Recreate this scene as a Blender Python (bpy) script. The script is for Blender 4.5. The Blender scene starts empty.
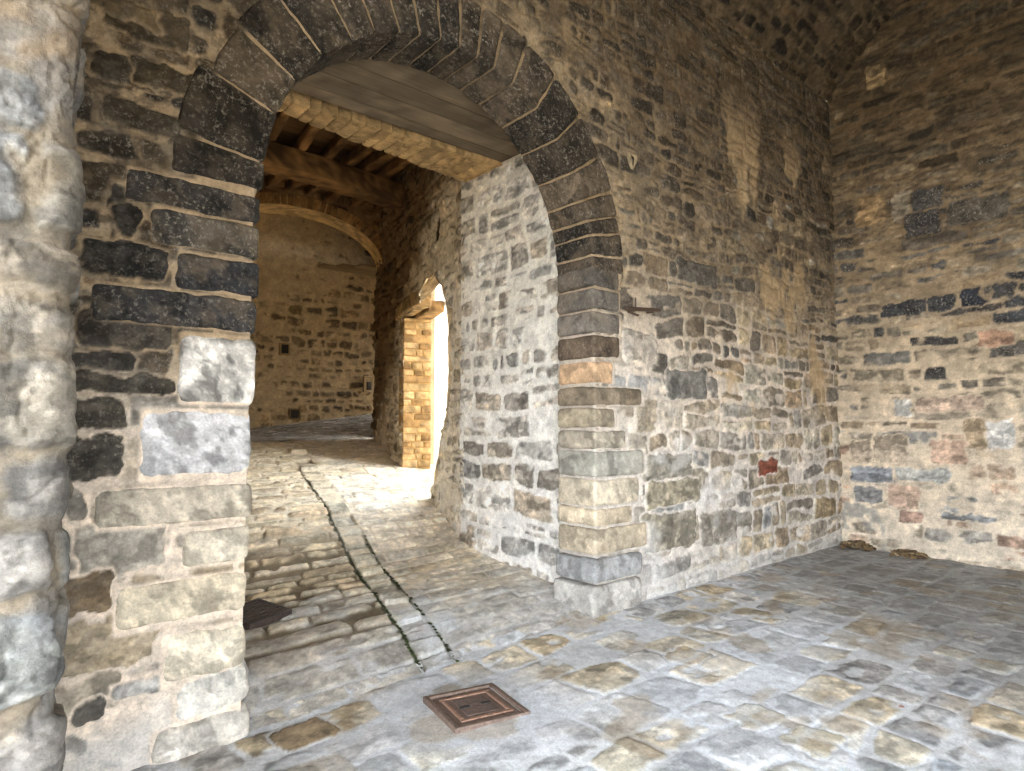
import bpy, math, random
import numpy as np
from mathutils import Matrix, Vector

C = bpy.context.scene.collection
R = np.random.RandomState
# ------------------------------------------------------------------ camera maths
F, H, HOR, YAW = 640.0, 1.55, 425.0, 49.4
_a, _p = math.radians(YAW), math.atan((HOR - 385.5) / F)
_ax = np.array([math.cos(_a), math.sin(_a), 0.0])
RT = np.array([math.sin(_a), -math.cos(_a), 0.0])
_z = np.array([0, 0, 1.0])
FW = _ax * math.cos(_p) + _z * math.sin(_p)
UP = -_ax * math.sin(_p) + _z * math.cos(_p)
CAM = np.array([0, 0, H])

def ray(px, py):
    return FW + RT * (px - 512) / F + UP * (385.5 - py) / F

def hit(px, py, axis, val):
    d = ray(px, py)
    return CAM + d * (val - CAM[axis]) / d[axis]

# ------------------------------------------------------------------ noise
def _hash(xi, yi, seed):
    h = (xi.astype(np.int64) * 374761393 + yi.astype(np.int64) * 668265263 + seed * 974711) & 0xffffffff
    h = ((h ^ (h >> 13)) * 1274126177) & 0xffffffff
    h = ((h ^ (h >> 16)) * 2246822519) & 0xffffffff
    return ((h ^ (h >> 15)) & 0xffffff) / float(0xffffff)

def vn(x, y, seed=0):
    xi, yi = np.floor(x), np.floor(y)
    fx, fy = x - xi, y - yi
    fx, fy = fx * fx * (3 - 2 * fx), fy * fy * (3 - 2 * fy)
    a, b = _hash(xi, yi, seed), _hash(xi + 1, yi, seed)
    c, d = _hash(xi, yi + 1, seed), _hash(xi + 1, yi + 1, seed)
    return (a + (b - a) * fx) * (1 - fy) + (c + (d - c) * fx) * fy

def fbm(x, y, seed=0, o=3):
    s, a, t = 0, 1.0, 0
    for k in range(o):
        s = s + a * vn(x * 2 ** k + 17.3 * k, y * 2 ** k - 9.1 * k, seed + k * 7)
        t += a
        a *= .55
    return s / t

def fb3(p, sc, seed=0, o=3):
    x, y, z = p[..., 0] * sc, p[..., 1] * sc, p[..., 2] * sc
    return (fbm(x + .37 * z, y - .61 * z, seed, o) + fbm(z + .43 * y, x * .7 - .5 * y + 3, seed + 50, o)) / 2

def ss(a, b, x):
    t = np.clip((x - a) / (b - a), 0, 1)
    return t * t * (3 - 2 * t)

def lerp(a, b, t):
    return a + (b - a) * t

def lin(c):
    c = np.clip(np.asarray(c, float) / 255.0, 0, 1)
    return np.where(c <= .04045, c / 12.92, ((c + .055) / 1.055) ** 2.4)

# ------------------------------------------------------------------ mesh helpers
def raw_mesh(name, P, quads, col=None, mat=None, parent=None, smooth=True):
    me = bpy.data.meshes.new(name)
    P = np.asarray(P, np.float32).reshape(-1, 3)
    quads = np.asarray(quads, np.int32).reshape(-1, 4)
    me.vertices.add(len(P))
    me.vertices.foreach_set('co', P.ravel())
    me.loops.add(quads.size)
    me.loops.foreach_set('vertex_index', quads.ravel())
    me.polygons.add(len(quads))
    me.polygons.foreach_set('loop_start', np.arange(0, quads.size, 4, dtype=np.int32))
    me.polygons.foreach_set('use_smooth', np.full(len(quads), smooth, bool))
    me.update(calc_edges=True)
    me.validate()
    if col is not None:
        at = me.color_attributes.new('Col', 'FLOAT_COLOR', 'POINT')
        at.data.foreach_set('color', np.asarray(col, np.float32).reshape(-1, 4).ravel())
    if mat:
        me.materials.append(mat)
    o = bpy.data.objects.new(name, me)
    C.objects.link(o)
    if parent:
        o.parent = parent
        o.matrix_parent_inverse = Matrix.Translation(-parent.location)
    return o

def tag(o, label=None, cat=None, group=None, kind=None):
    for k, v in (('label', label), ('category', cat), ('group', group), ('kind', kind)):
        if v:
            o[k] = v
    return o

def empty(name, loc, label, cat, group=None, kind=None):
    o = bpy.data.objects.new(name, None)
    o.empty_display_size = .1
    C.objects.link(o)
    o.location = [float(v) for v in loc]
    return tag(o, label, cat, group, kind)

class MB:
    """collects pieces into one mesh"""
    def __init__(s):
        s.P, s.Q, s.C, s.n = [], [], [], 0
    def add(s, P, Q, col):
        P = np.asarray(P, float).reshape(-1, 3)
        s.P.append(P)
        s.Q.append(np.asarray(Q).reshape(-1, 4) + s.n)
        col = np.asarray(col, float)
        s.C.append(np.broadcast_to(col, (len(P), 4)) if col.ndim == 1 else col.reshape(-1, 4))
        s.n += len(P)
    def build(s, name, mat, parent=None, smooth=True):
        return raw_mesh(name, np.vstack(s.P), np.vstack(s.Q), np.vstack(s.C), mat, parent, smooth)

def grid_quads(nv, nu):
    i = np.arange(nv * nu).reshape(nv, nu)
    return np.stack([i[:-1, :-1], i[:-1, 1:], i[1:, 1:], i[1:, :-1]], -1).reshape(-1, 4)

def rbox(h, r, n):
    """rounded box in local metres, shared vertices"""
    h = np.asarray(h, float)
    r = min(r, h.min() * .95)
    def axis(hh, k):
        e = [-hh, -hh + r * .35, -hh + r]
        return np.array(e + list(np.linspace(-hh + r, hh - r, k + 1)[1:-1]) + [-v for v in e[::-1]])
    A = [axis(h[i], n[i]) for i in range(3)]
    pts, quads, off = [], [], 0
    for ax in range(3):
        b, c = [(1, 2), (2, 0), (0, 1)][ax]
        B, Cc = np.meshgrid(A[b], A[c], indexing='ij')
        for sg in (-1, 1):
            g = np.zeros(B.shape + (3,))
            g[..., ax] = sg * h[ax]
            g[..., b], g[..., c] = B, Cc
            q = grid_quads(*B.shape)
            if sg > 0:
                q = q[:, ::-1]
            pts.append(g.reshape(-1, 3))
            quads.append(q + off)
            off += B.size
    P, Q = np.vstack(pts), np.vstack(quads)
    u, inv = np.unique(np.round(P, 5), axis=0, return_inverse=True)
    Q = inv.ravel()[Q][:, ::-1]
    inn = np.clip(u, -(h - r), h - r)
    d = u - inn
    L = np.linalg.norm(d, axis=1, keepdims=True)
    P = inn + np.where(L > 1e-9, d / np.maximum(L, 1e-9) * np.minimum(L, r), 0)
    N = np.where(L > 1e-9, d / np.maximum(L, 1e-9), 0)
    return P, Q, N

def shade(P, rgb, soot, seed, var=.25, sc=7.0):
    rgb = np.asarray(rgb, float)
    k = 1 + var * 2 * (fb3(P, sc, seed, 3) - .5) + .12 * (fb3(P, sc * 5, seed + 3, 2) - .5)
    if var > .15:
        k = k * (1 - var * ss(.52, .57, fb3(P, sc * 1.3, seed + 21, 4)) * .8 + var * .4 * ss(.56, .60, fb3(P, sc * 3, seed + 22, 3)))
    c = lin(rgb * k[:, None])
    return np.concatenate([c, np.full((len(P), 1), soot)], 1)

def block(mb, lo, hi, rgb, soot=0., r=.03, amp=.012, seed=0, res=.03, fn=None, var=.25, sc=7., pale=0.):
    """a worn stone block lo..hi; fn maps local points to the place"""
    lo, hi = np.asarray(lo, float), np.asarray(hi, float)
    h = (hi - lo) / 2
    n = np.maximum(1, (2 * h / res).astype(int))
    P, Q, N = rbox(h, r, n)
    q = P + (hi + lo) / 2
    nz = lambda k: (fb3(q + k * 3.1, 5.0, seed + k, 3) - .5) * 2 * amp + (fb3(q + k, 22.0, seed + 9 + k, 2) - .5) * amp
    q = q + np.stack([nz(1), nz(2), nz(3)], -1)
    W = fn(q) if fn else q
    c = shade(W, rgb, soot, seed, var, sc)
    if pale:                                   # lime and tan mortar smeared over the stone
        w = np.clip(ss(.52, .60, fb3(W, 6., seed // 4 + 61, 5)) * .55 + ss(.55, .62, fb3(W, 15., seed + 62, 4)) * .4, 0, 1)[:, None] * pale
        c[:, :3] = lerp(c[:, :3], lin((158, 140, 116)), w)
        c[:, 3] *= 1 - .6 * w[:, 0]
    mb.add(W, Q, c)

def box_mb(mb, lo, hi, rgb, r=.006, fn=None, soot=0., seed=0, res=.2, amp=0.0, var=.15, sc=6.):
    block(mb, lo, hi, rgb, soot, r, amp, seed, res, fn, var, sc)

# ------------------------------------------------------------------ materials
def mat_new(name):
    m = bpy.data.materials.new(name)
    m.use_nodes = True
    nt = m.node_tree
    b = nt.nodes['Principled BSDF']
    b.inputs['Roughness'].default_value = .9
    b.inputs['Specular IOR Level'].default_value = .25
    return m, nt, b

def stone_material(name, bump=.5, rough=.92, n1=11., n2=55., k1=.32, k2=.22, speck=True, stretch=None, spec=.2):
    m, nt, b = mat_new(name)
    N, L = nt.nodes, nt.links
    at = N.new('ShaderNodeAttribute'); at.attribute_name = 'Col'
    tc = N.new('ShaderNodeTexCoord')
    co = tc.outputs['Object']
    if stretch:
        mp = N.new('ShaderNodeMapping'); mp.inputs['Scale'].default_value = stretch
        L.new(co, mp.inputs['Vector']); co = mp.outputs['Vector']
    def noise(sc, det=6., rgh=.6):
        n = N.new('ShaderNodeTexNoise'); n.inputs['Scale'].default_value = sc
        n.inputs['Detail'].default_value = det; n.inputs['Roughness'].default_value = rgh
        L.new(co, n.inputs['Vector']); return n.outputs['Fac']
    def rng(src, a, b_, lo, hi):
        r = N.new('ShaderNodeMapRange'); L.new(src, r.inputs['Value'])
        for k, v in zip(('From Min', 'From Max', 'To Min', 'To Max'), (a, b_, lo, hi)):
            r.inputs[k].default_value = v
        return r.outputs['Result']
    def math_(op, a, b_):
        r = N.new('ShaderNodeMath'); r.operation = op
        for i, v in enumerate((a, b_)):
            if isinstance(v, (int, float)): r.inputs[i].default_value = v
            else: L.new(v, r.inputs[i])
        return r.outputs[0]
    na, nb = noise(n1, 9., .72), noise(n2, 8., .75)
    k = math_('MULTIPLY', rng(na, .3, .7, 1 - k1, 1 + k1), rng(nb, .3, .7, 1 - k2, 1 + k2))
    mul = N.new('ShaderNodeVectorMath'); mul.operation = 'SCALE'
    L.new(at.outputs['Color'], mul.inputs[0]); L.new(k, mul.inputs['Scale'])
    col = mul.outputs[0]
    if speck:
        ns = noise(40., 5., .8)
        nl = noise(5., 3., .5)
        f = math_('MULTIPLY', rng(ns, .53, .66, 0, 1), rng(nl, .35, .65, .3, 1.))
        f = math_('MULTIPLY', f, at.outputs['Alpha'])
        mx = N.new('ShaderNodeMix'); mx.data_type = 'RGBA'
        L.new(f, mx.inputs['Factor']); L.new(col, mx.inputs[6])
        mx.inputs[7].default_value = (*lin((178, 170, 158)), 1)
        col = mx.outputs[2]
    L.new(col, b.inputs['Base Color'])
    bm = N.new('ShaderNodeBump'); bm.inputs['Strength'].default_value = bump
    bm.inputs['Distance'].default_value = .02
    hs = math_('ADD', math_('MULTIPLY', noise(22., 12., .75), 1.0), math_('MULTIPLY', nb, .5))
    L.new(hs, bm.inputs['Height']); L.new(bm.outputs['Normal'], b.inputs['Normal'])
    b.inputs['Roughness'].default_value = rough
    b.inputs['Specular IOR Level'].default_value = spec
    return m

STONE = stone_material('masonry_stone', bump=.7, n1=17., n2=75., k1=.26, k2=.26)
PAVE = stone_material('paving_stone', bump=.4, rough=.82, n1=17., n2=75., k1=.24, k2=.24, spec=.3)
WOOD = stone_material('weathered_wood', bump=.25, n1=9., n2=40., k1=.2, k2=.16, speck=False, stretch=(.12, 1, 1))
WOODY = stone_material('joist_wood', bump=.4, n1=9., n2=40., k1=.35, k2=.25, speck=False, stretch=(1, .12, 1))
IRON = stone_material('rusty_iron', bump=.3, rough=.65, n1=30., n2=120., k1=.35, k2=.3, speck=True, spec=.4)
BRICK = stone_material('brick', bump=.4, n1=14., n2=70., speck=False)
LEAF = stone_material('dry_leaf', bump=.3, n1=30., n2=90., speck=False)

# ------------------------------------------------------------------ masonry layouts
class Courses:
    def __init__(s, seed, u0, u1, v0, v1, hfun, asp=(1.3, 2.6), gap=(.006, .02), rad=(.02, .05), split=0.):
        r = R(seed)
        vb = [v0]
        while vb[-1] < v1:
            vb.append(vb[-1] + hfun(vb[-1]) * r.uniform(.72, 1.35))
        s.vb = np.array(vb)
        s.ub, s.base = [], []
        cu, cv, hu, hv = [], [], [], []
        for k in range(len(vb) - 1):
            h = vb[k + 1] - vb[k]
            ub = [u0 - r.uniform(0, .4)]
            while ub[-1] < u1:
                ub.append(ub[-1] + min(h, .3) * r.uniform(*asp))
            ub = np.array(ub)
            s.ub.append(ub); s.base.append(len(cu))
            for i in range(len(ub) - 1):
                cu.append((ub[i] + ub[i + 1]) / 2); hu.append((ub[i + 1] - ub[i]) / 2)
                cv.append((vb[k] + vb[k + 1]) / 2); hv.append(h / 2)
        s.cu, s.cv, s.hu, s.hv = map(np.array, (cu, cv, hu, hv))
        n = len(cu)
        s.n = n
        s.gap = r.uniform(*gap, n)
        s.rad = r.uniform(*rad, n)
        s.r = r.rand(n, 6)
        s.tp = r.uniform(-.25, .25, n); s.rot = r.normal(0, .04, n)
        # some places hold two thin stones, or two narrow ones, instead of one
        k = r.rand(n)
        s.sp = np.where(k < split, 1, np.where(k < split * 1.6, 2, 0))
        s.sp = np.where((s.sp == 1) & (s.hv < .06), 0, s.sp)
        f = r.uniform(.35, .65, n)
        s.cut = np.where(s.sp == 1, s.cv - s.hv + 2 * s.hv * f, s.cu - s.hu + 2 * s.hu * f)
        def two(c, h, w):
            q = s.sp == w
            return (np.concatenate([np.where(q, c - h * (1 - f), c), np.where(q, c + h * f, c)]), np.concatenate([np.where(q, h * f, h), np.where(q, h * (1 - f), h)]))
        ncv, nhv = two(s.cv, s.hv, 1); ncu, nhu = two(s.cu, s.hu, 2)
        s.cv, s.hv, s.cu, s.hu = ncv, nhv, ncu, nhu
        s.gap, s.rad, s.tp, s.rot = (np.concatenate([q, r.permutation(q)]) for q in (s.gap, s.rad, s.tp, s.rot))
        s.r = np.vstack([s.r, r.rand(n, 6)])
        s.n0, n = n, 2 * n
        s.n = n
        # some stones shrink in height (chips and pinnings above them)
        sh = r.rand(n) < .18
        s.hv = np.where(sh, s.hv * r.uniform(.7, .9, n), s.hv)
    def query(s, u, v):
        ci = np.clip(np.searchsorted(s.vb, v.ravel(), 'right') - 1, 0, len(s.ub) - 1)
        ids = np.zeros(u.size, int)
        uu = u.ravel()
        for k in range(len(s.ub)):
            m = np.nonzero(ci == k)[0]
            if len(m):
                i = np.clip(np.searchsorted(s.ub[k], uu[m], 'right') - 1, 0, len(s.ub[k]) - 2)
                ids[m] = s.base[k] + i
        ids = ids.reshape(u.shape)
        up = np.where(s.sp[ids] == 1, v > s.cut[ids], np.where(s.sp[ids] == 2, u > s.cut[ids], False))
        ids = ids + np.where(up, s.n0, 0)
        cu, cv, hu, hv = s.cu[ids], s.cv[ids], s.hu[ids] - s.gap[ids], s.hv[ids] - s.gap[ids]
        t = s.rot[ids]
        ul, vl = (u - cu) + t * (v - cv), (v - cv) - t * (u - cu)
        hv2 = hv * (1 + s.tp[ids] * np.clip(ul / hu, -1, 1))
        d = np.minimum(sdf(ul, vl, 0, 0, hu, hv2, s.rad[ids]), sdf(u, v, cu, cv, hu, hv, s.rad[ids] * .4))
        return ids, d

def sdf(u, v, cu, cv, hu, hv, r):
    r = np.minimum(r, np.minimum(hu, hv) * .9)
    qx, qy = np.abs(u - cu) - (hu - r), np.abs(v - cv) - (hv - r)
    return r - np.hypot(np.maximum(qx, 0), np.maximum(qy, 0)) - np.minimum(np.maximum(qx, qy), 0)

def pick(r, pal):
    pal = np.array(pal, float)
    k = np.clip((r[:, 0] * len(pal)).astype(int), 0, len(pal) - 1)
    return pal[k] * (1 + .22 * (r[:, 1] - .5))[:, None] + (r[:, 2:3] - .4) * np.array([[7, 0, -7.]])

def masonry(lay, pal, mortar, seed, proud=.018, wob=.045, rough=1.0, edge=.014, explicit=(), post=None, missing=.04, smear=0.0, rag=.014, wob2=1.3, patch=.22, tilt=1.):
    def ev(U, V):
        wu = (fbm(U * 1.3, V * 1.3, seed, 2) - .5) * wob * 2 + (fbm(U * 5, V * 5, seed + 1, 3) - .5) * wob * wob2
        wv = (fbm(U * 1.1, V * 1.6, seed + 2, 2) - .5) * wob * 2.4 + (fbm(U * 4, V * 6, seed + 3, 3) - .5) * wob * wob2
        ids, d = lay.query(U + wu, V + wv)
        rg = (fbm(U * 14, V * 14, seed + 4, 3) - .5)
        d = d + rg * rag * 2 + (fbm(U * 40, V * 40, seed + 14, 2) - .5) * rag * .9
        srgb, soot = pal(lay, U, V)
        mort = mortar(U, V)
        m = ss(0, edge, d)
        miss = lay.r[:, 3] < missing
        m = m * np.where(miss[ids], 0, 1)
        if smear is not None:
            sm = smear(U, V) if callable(smear) else np.full(U.shape, smear)
            cover = ss(.5, .62, fbm(U * 4.0, V * 6.5, seed + 20, 3) + sm - .5)
            m = m * (1 - cover)
        big = fbm(U * 9, V * 9, seed + 6, 4)
        var = 1 + .5 * (big - .5) + .25 * (fbm(U * 34, V * 34, seed + 7, 2) - .5)
        pt = ss(.50, .58, fbm(U * 7 + 5 * lay.r[ids, 0], V * 11, seed + 16, 4))
        pt2 = ss(.56, .63, fbm(U * 16, V * 22 + 5 * lay.r[ids, 1], seed + 17, 3))
        var = var * (1 - patch * pt + patch * .6 * pt2)
        c = lerp(mort * (1 + .3 * (big - .5))[..., None], srgb[ids] * var[..., None], m[..., None])
        a = soot[ids] * m
        bulge = np.minimum(np.maximum(d, 0) / .05, 1)
        h = m * proud * (.35 + .9 * lay.r[ids, 4]) * (.6 + .4 * bulge)
        h = h + m * ((U - lay.cu[ids]) * (lay.r[ids, 5] - .5) * .10 * tilt + (V - lay.cv[ids]) * (lay.r[ids, 2] - .5) * .14 * tilt)
        for e in explicit:
            cu, cv, hu, hv = (e[0] + e[1]) / 2, (e[2] + e[3]) / 2, (e[1] - e[0]) / 2, (e[3] - e[2]) / 2
            de = sdf(U + wu * .25, V + wv * .2, cu, cv, hu, hv, .035) + rg * rag * 4 + (fbm(U * 7, V * 9, seed + 31, 3) - .5) * .05
            w = ss(-.025, 0, de)
            me_ = ss(0, edge * .6, de)
            c = lerp(c, mort * (1 + .22 * (big - .5))[..., None], w[..., None])
            a = a * (1 - w); h = h * (1 - w)
            c = lerp(c, np.array(e[4], float) * var[..., None], me_[..., None])
            a = a + me_ * (e[5] if len(e) > 5 else 0)
            h = h + me_ * (e[6] if len(e) > 6 else proud)
        h = h + (fbm(U * 12, V * 12, seed + 8, 4) - .5) * .016 * rough + (fbm(U * 2, V * 2, seed + 9, 2) - .5) * .03 * rough
        if post:
            h, c, a = post(U, V, h, c, a, m, d, ids)
        return h, c, a
    return ev

def axis(a, b, res):
    return np.linspace(a, b, max(2, int(round(abs(b - a) / res)) + 1))

def field(name, M, us, vs, ev, cut=None, mat=None, parent=None, flip=False):
    U, V = np.meshgrid(us, vs)
    h, c, a = ev(U, V)
    P, N = M(U, V)
    P = P + N * h[..., None]
    q = grid_quads(*U.shape)
    if flip:
        q = q[:, ::-1]
    if cut is not None:
        k = cut(U, V).ravel()
        q = q[~k[q].all(1)]
    col = np.concatenate([lin(c), a[..., None]], -1)
    P = P.reshape(-1, 3); col = col.reshape(-1, 4)
    used = np.unique(q)
    remap = np.full(len(P), -1); remap[used] = np.arange(len(used))
    return raw_mesh(name, P[used], remap[q], col[used], mat or STONE, parent)

def plane_map(o, du, dv, n):
    o, du, dv, n = (np.asarray(x, float) for x in (o, du, dv, n))
    def M(U, V):
        P = o + U[..., None] * du + V[..., None] * dv
        return P, np.broadcast_to(n, P.shape)
    return M

def const(rgb):
    rgb = np.array(rgb, float)
    return lambda U, V: np.broadcast_to(rgb, U.shape + (3,))

def zone(v, stops):
    """piecewise-linear colour by scalar"""
    xs = [s[0] for s in stops]
    return np.stack([np.interp(v, xs, [s[1][k] for s in stops]) for k in range(3)], -1)

def mottle(U, V, c, seed, amt, dark=(46, 41, 35), pale=(168, 152, 128)):
    m1 = ss(.50, .57, fbm(U * 5, V * 7, seed, 5)) * .55 + ss(.53, .59, fbm(U * 17, V * 25, seed + 1, 4)) * .5
    m2 = ss(.57, .63, fbm(U * 13, V * 19, seed + 2, 4)) * .45
    c = lerp(c, np.array(dark, float), (np.clip(m1, 0, 1) * amt)[..., None])
    return lerp(c, np.array(pale, float), (m2 * amt * .6)[..., None])

# ------------------------------------------------------------------ dimensions
YA = 3.5                      # face of the wall with the gate arch
XB = 8.5                      # face of the end wall
CX, RI, ZS = 2.515, 1.33, 2.82  # arch centre, inner radius, springing height
YR = 3.90                     # back of the arch reveal
VC = (0.3, 3.5); VR = 3.94    # vault circle in (y,z)
SV = 5.79                     # vault springing
dd = np.array([.45, 1.42]); dd /= np.hypot(*dd)
nn = np.array([dd[1], -dd[0]])
DO = np.array([4.0, 5.42])    # start of doorway wall
SD = 2.76                     # far jamb of the doorway along it

def floor_z(x, y):
    base = np.interp(x, [0, 1.2, 3.9, 5], [-.09, -.07, .035, .04])
    fade = np.interp(y, [0, 1.5, 3.5], [.0, .35, 1.0])
    r = np.interp(y, [3.3, 3.55, 4.0, 5.3, 6.67, 7.9, 9.4, 12, 14.5], [0, .02, .12, .27, .68, .9, 1.2, 1.5, 1.62])
    cross = np.clip((y - 10) / 3.4, 0, 1) * .13 * (x - 5.2)
    return base * np.where(y < 3.5, fade, np.clip(1 - (y - 3.5) / 3, 0, 1)) + r + cross

# ------------------------------------------------------------------ wall with the arch
def arch_inside(U, V, grow=0.0):
    r = np.hypot(U - CX, V - ZS)
    return ((V >= ZS) & (r < RI + grow)) | ((V < ZS) & (np.abs(U - CX) < RI + grow))

def px_rect(x0, y0, x1, y1):
    a = hit(x0, (y0 + y1) / 2, 1, YA); b = hit(x1, (y0 + y1) / 2, 1, YA)
    t = hit((x0 + x1) / 2, y0, 1, YA); l = hit((x0 + x1) / 2, y1, 1, YA)
    return a[0], b[0], l[2], t[2]

def E(x0, y0, x1, y1, rgb, soot=0, proud=.02):
    return (*px_rect(x0, y0, x1, y1), rgb, soot, proud)

JAMBS, JRECT = [], []
def JB(*a, **k):
    """collect a jamb stone and the patch of wall it fills"""
    JAMBS.append((a, k))
    side, x0, y0, x1, y1 = a[:5]
    ar, ax = (CX - RI, 258) if side < 0 else (CX + RI, 591)
    zt, zb = hit(ax, y0, 1, YA)[2], hit(ax, y1, 1, YA)[2]
    ux = hit(x0 if side < 0 else x1, (y0 + y1) / 2, 1, YA)[0]
    JRECT.append((min(ar, ux), max(ar, ux), zb, zt))
L, Rg = -1, 1
JB(L, 124, 195, 0, 224, (54, 51, 49), .75)
JB(L, 150, 225, 0, 260, (66, 63, 59), .85)
JB(L, 178, 262, 0, 299, (46, 46, 48), .35)
JB(L, 92, 300, 0, 335, (54, 53, 53), .5)
JB(L, 178, 337, 0, 407, (198, 194, 188), 0, .016, .05)
JB(L, 138, 409, 0, 477, (198, 197, 198), 0, .018, .06, -.01, var=.3)
JB(L, 95, 480, 0, 518, (184, 174, 158), .1, .012, .04, -.005, var=.28)
JB(L, 183, 523, 0, 560, (198, 188, 170), 0, .012, .04, -.01, var=.22)
JB(L, 113, 566, 0, 611, (194, 182, 160), .1, .014, .06, -.012, var=.25)
JB(L, 160, 616, 0, 668, (212, 201, 180), 0, .03, .07, .0, var=.25)
JB(L, 172, 660, 0, 705, (206, 201, 191), 0, .03, .07, .01, var=.25)
JB(L, 150, 703, 0, 745, (202, 195, 184), 0, .035, .07, .03, var=.25)
ys = [270, 286, 309, 333, 358]
cols = [(92, 88, 84), (104, 99, 94), (112, 106, 100), (84, 72, 62)]
JB(Rg, 0, 263, 620, 285, (84, 80, 76), .6)
JB(Rg, 0, 286, 620, 308, cols[1], .6)
JB(Rg, 0, 309, 621, 332, cols[2], .6)
JB(Rg, 0, 333, 621, 357, cols[3], .45)
JB(Rg, 0, 360, 614, 383, (198, 166, 134), 0, .016, .04, -.015, var=.35)
JB(Rg, 0, 385, 643, 405, (128, 116, 100), .2)
JB(Rg, 0, 407, 616, 428, (166, 154, 134))
JB(Rg, 0, 430, 627, 450, (172, 163, 148))
JB(Rg, 0, 451, 645, 479, (160, 157, 148), .1)
JB(Rg, 0, 480, 640, 509, (188, 177, 158))
JB(Rg, 0, 510, 633, 529, (184, 170, 148))
JB(Rg, 0, 530, 648, 558, (174, 161, 141))
JB(Rg, 0, 560, 642, 586, (150, 150, 150), 0, .022, .05, .03, var=.35)
JB(Rg, 0, 587, 640, 624, (172, 168, 162), 0, .025, .05, .06, var=.3)
layA = Courses(11, -1.2, 8.7, -.15, 9.8, lambda v: .22 if v < 1.6 else (.17 if v < 3.2 else .14), asp=(1.1, 2.8), gap=(.003, .013), rad=(.025, .07), split=.26)

def palA(lay, U, V):
    r, z, u = lay.r, lay.cv, lay.cu
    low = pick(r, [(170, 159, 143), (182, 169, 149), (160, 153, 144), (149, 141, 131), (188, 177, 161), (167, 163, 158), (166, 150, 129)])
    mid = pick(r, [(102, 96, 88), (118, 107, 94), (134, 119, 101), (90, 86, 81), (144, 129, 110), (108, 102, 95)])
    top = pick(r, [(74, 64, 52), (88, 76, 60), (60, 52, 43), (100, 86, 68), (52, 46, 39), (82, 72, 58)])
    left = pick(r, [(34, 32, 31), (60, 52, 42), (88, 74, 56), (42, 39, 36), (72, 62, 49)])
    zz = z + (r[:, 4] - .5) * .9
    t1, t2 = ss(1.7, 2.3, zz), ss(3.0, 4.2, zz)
    c = lerp(lerp(low, mid, t1[:, None]), top, t2[:, None])  # darker upward: soot, with some light falloff painted in
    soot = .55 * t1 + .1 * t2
    lf = (u < 1.2) & (z > 1.75)
    c = np.where(lf[:, None], left, c); soot = np.where(lf, .6, soot)
    # paler, redder patchwork near the corner
    cr = (u > 5.9) & (r[:, 5] < .45) & (z < 4.2)
    warm = pick(r[:, [1, 0, 2]], [(176, 160, 134), (186, 168, 138), (172, 152, 128), (178, 172, 158)])
    c = np.where(cr[:, None], warm, c); soot = np.where(cr, 0, soot)
    return c, soot

def mortA(U, V):
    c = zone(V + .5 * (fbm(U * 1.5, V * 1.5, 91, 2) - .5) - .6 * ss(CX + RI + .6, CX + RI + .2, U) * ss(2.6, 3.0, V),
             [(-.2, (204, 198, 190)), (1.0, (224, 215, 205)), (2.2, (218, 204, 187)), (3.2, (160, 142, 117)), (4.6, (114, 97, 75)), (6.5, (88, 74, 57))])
    lf = ss(1.45, 1.05, U) * ss(1.4, 2.0, V)
    c = lerp(c, np.array((160, 140, 114.)), lf[..., None])
    lo = ss(1.6, 1.1, U) * ss(2.0, 1.4, V)
    hd = ss(.62, .40, np.hypot(U - CX, V - ZS) - RI + .25 * (fbm(U * 4, V * 4, 92, 3) - .5)) * ss(2.2, 3.2, V) * ss(2.6, 3.2, U)
    c = lerp(c, np.array((182, 160, 128.)), (hd * .9)[..., None])
    return lerp(c, np.array((212, 196, 178.)), lo[..., None])

def smA(U, V):
    s = .35 + .04 * ss(3.4, 4.6, V)
    s = s + .30 * ss(2.0, 1.2, U) * ss(.75, .3, V)                        # plastered foot of the left pier
    s = s + .22 * ss(.34, .0, np.hypot((U - 4.42) / 1.1, (V - 2.15) / 1.6) - .18)  # pale repair beside the arch
    s = s + .10 * ss(.6, .2, np.hypot(U - 4.3, V - 3.6) - .3)
    s = s + .12 * ss(.62, .40, np.hypot(U - CX, V - ZS) - RI) * ss(2.2, 3.2, V) * ss(2.6, 3.2, U)
    return s

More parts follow.
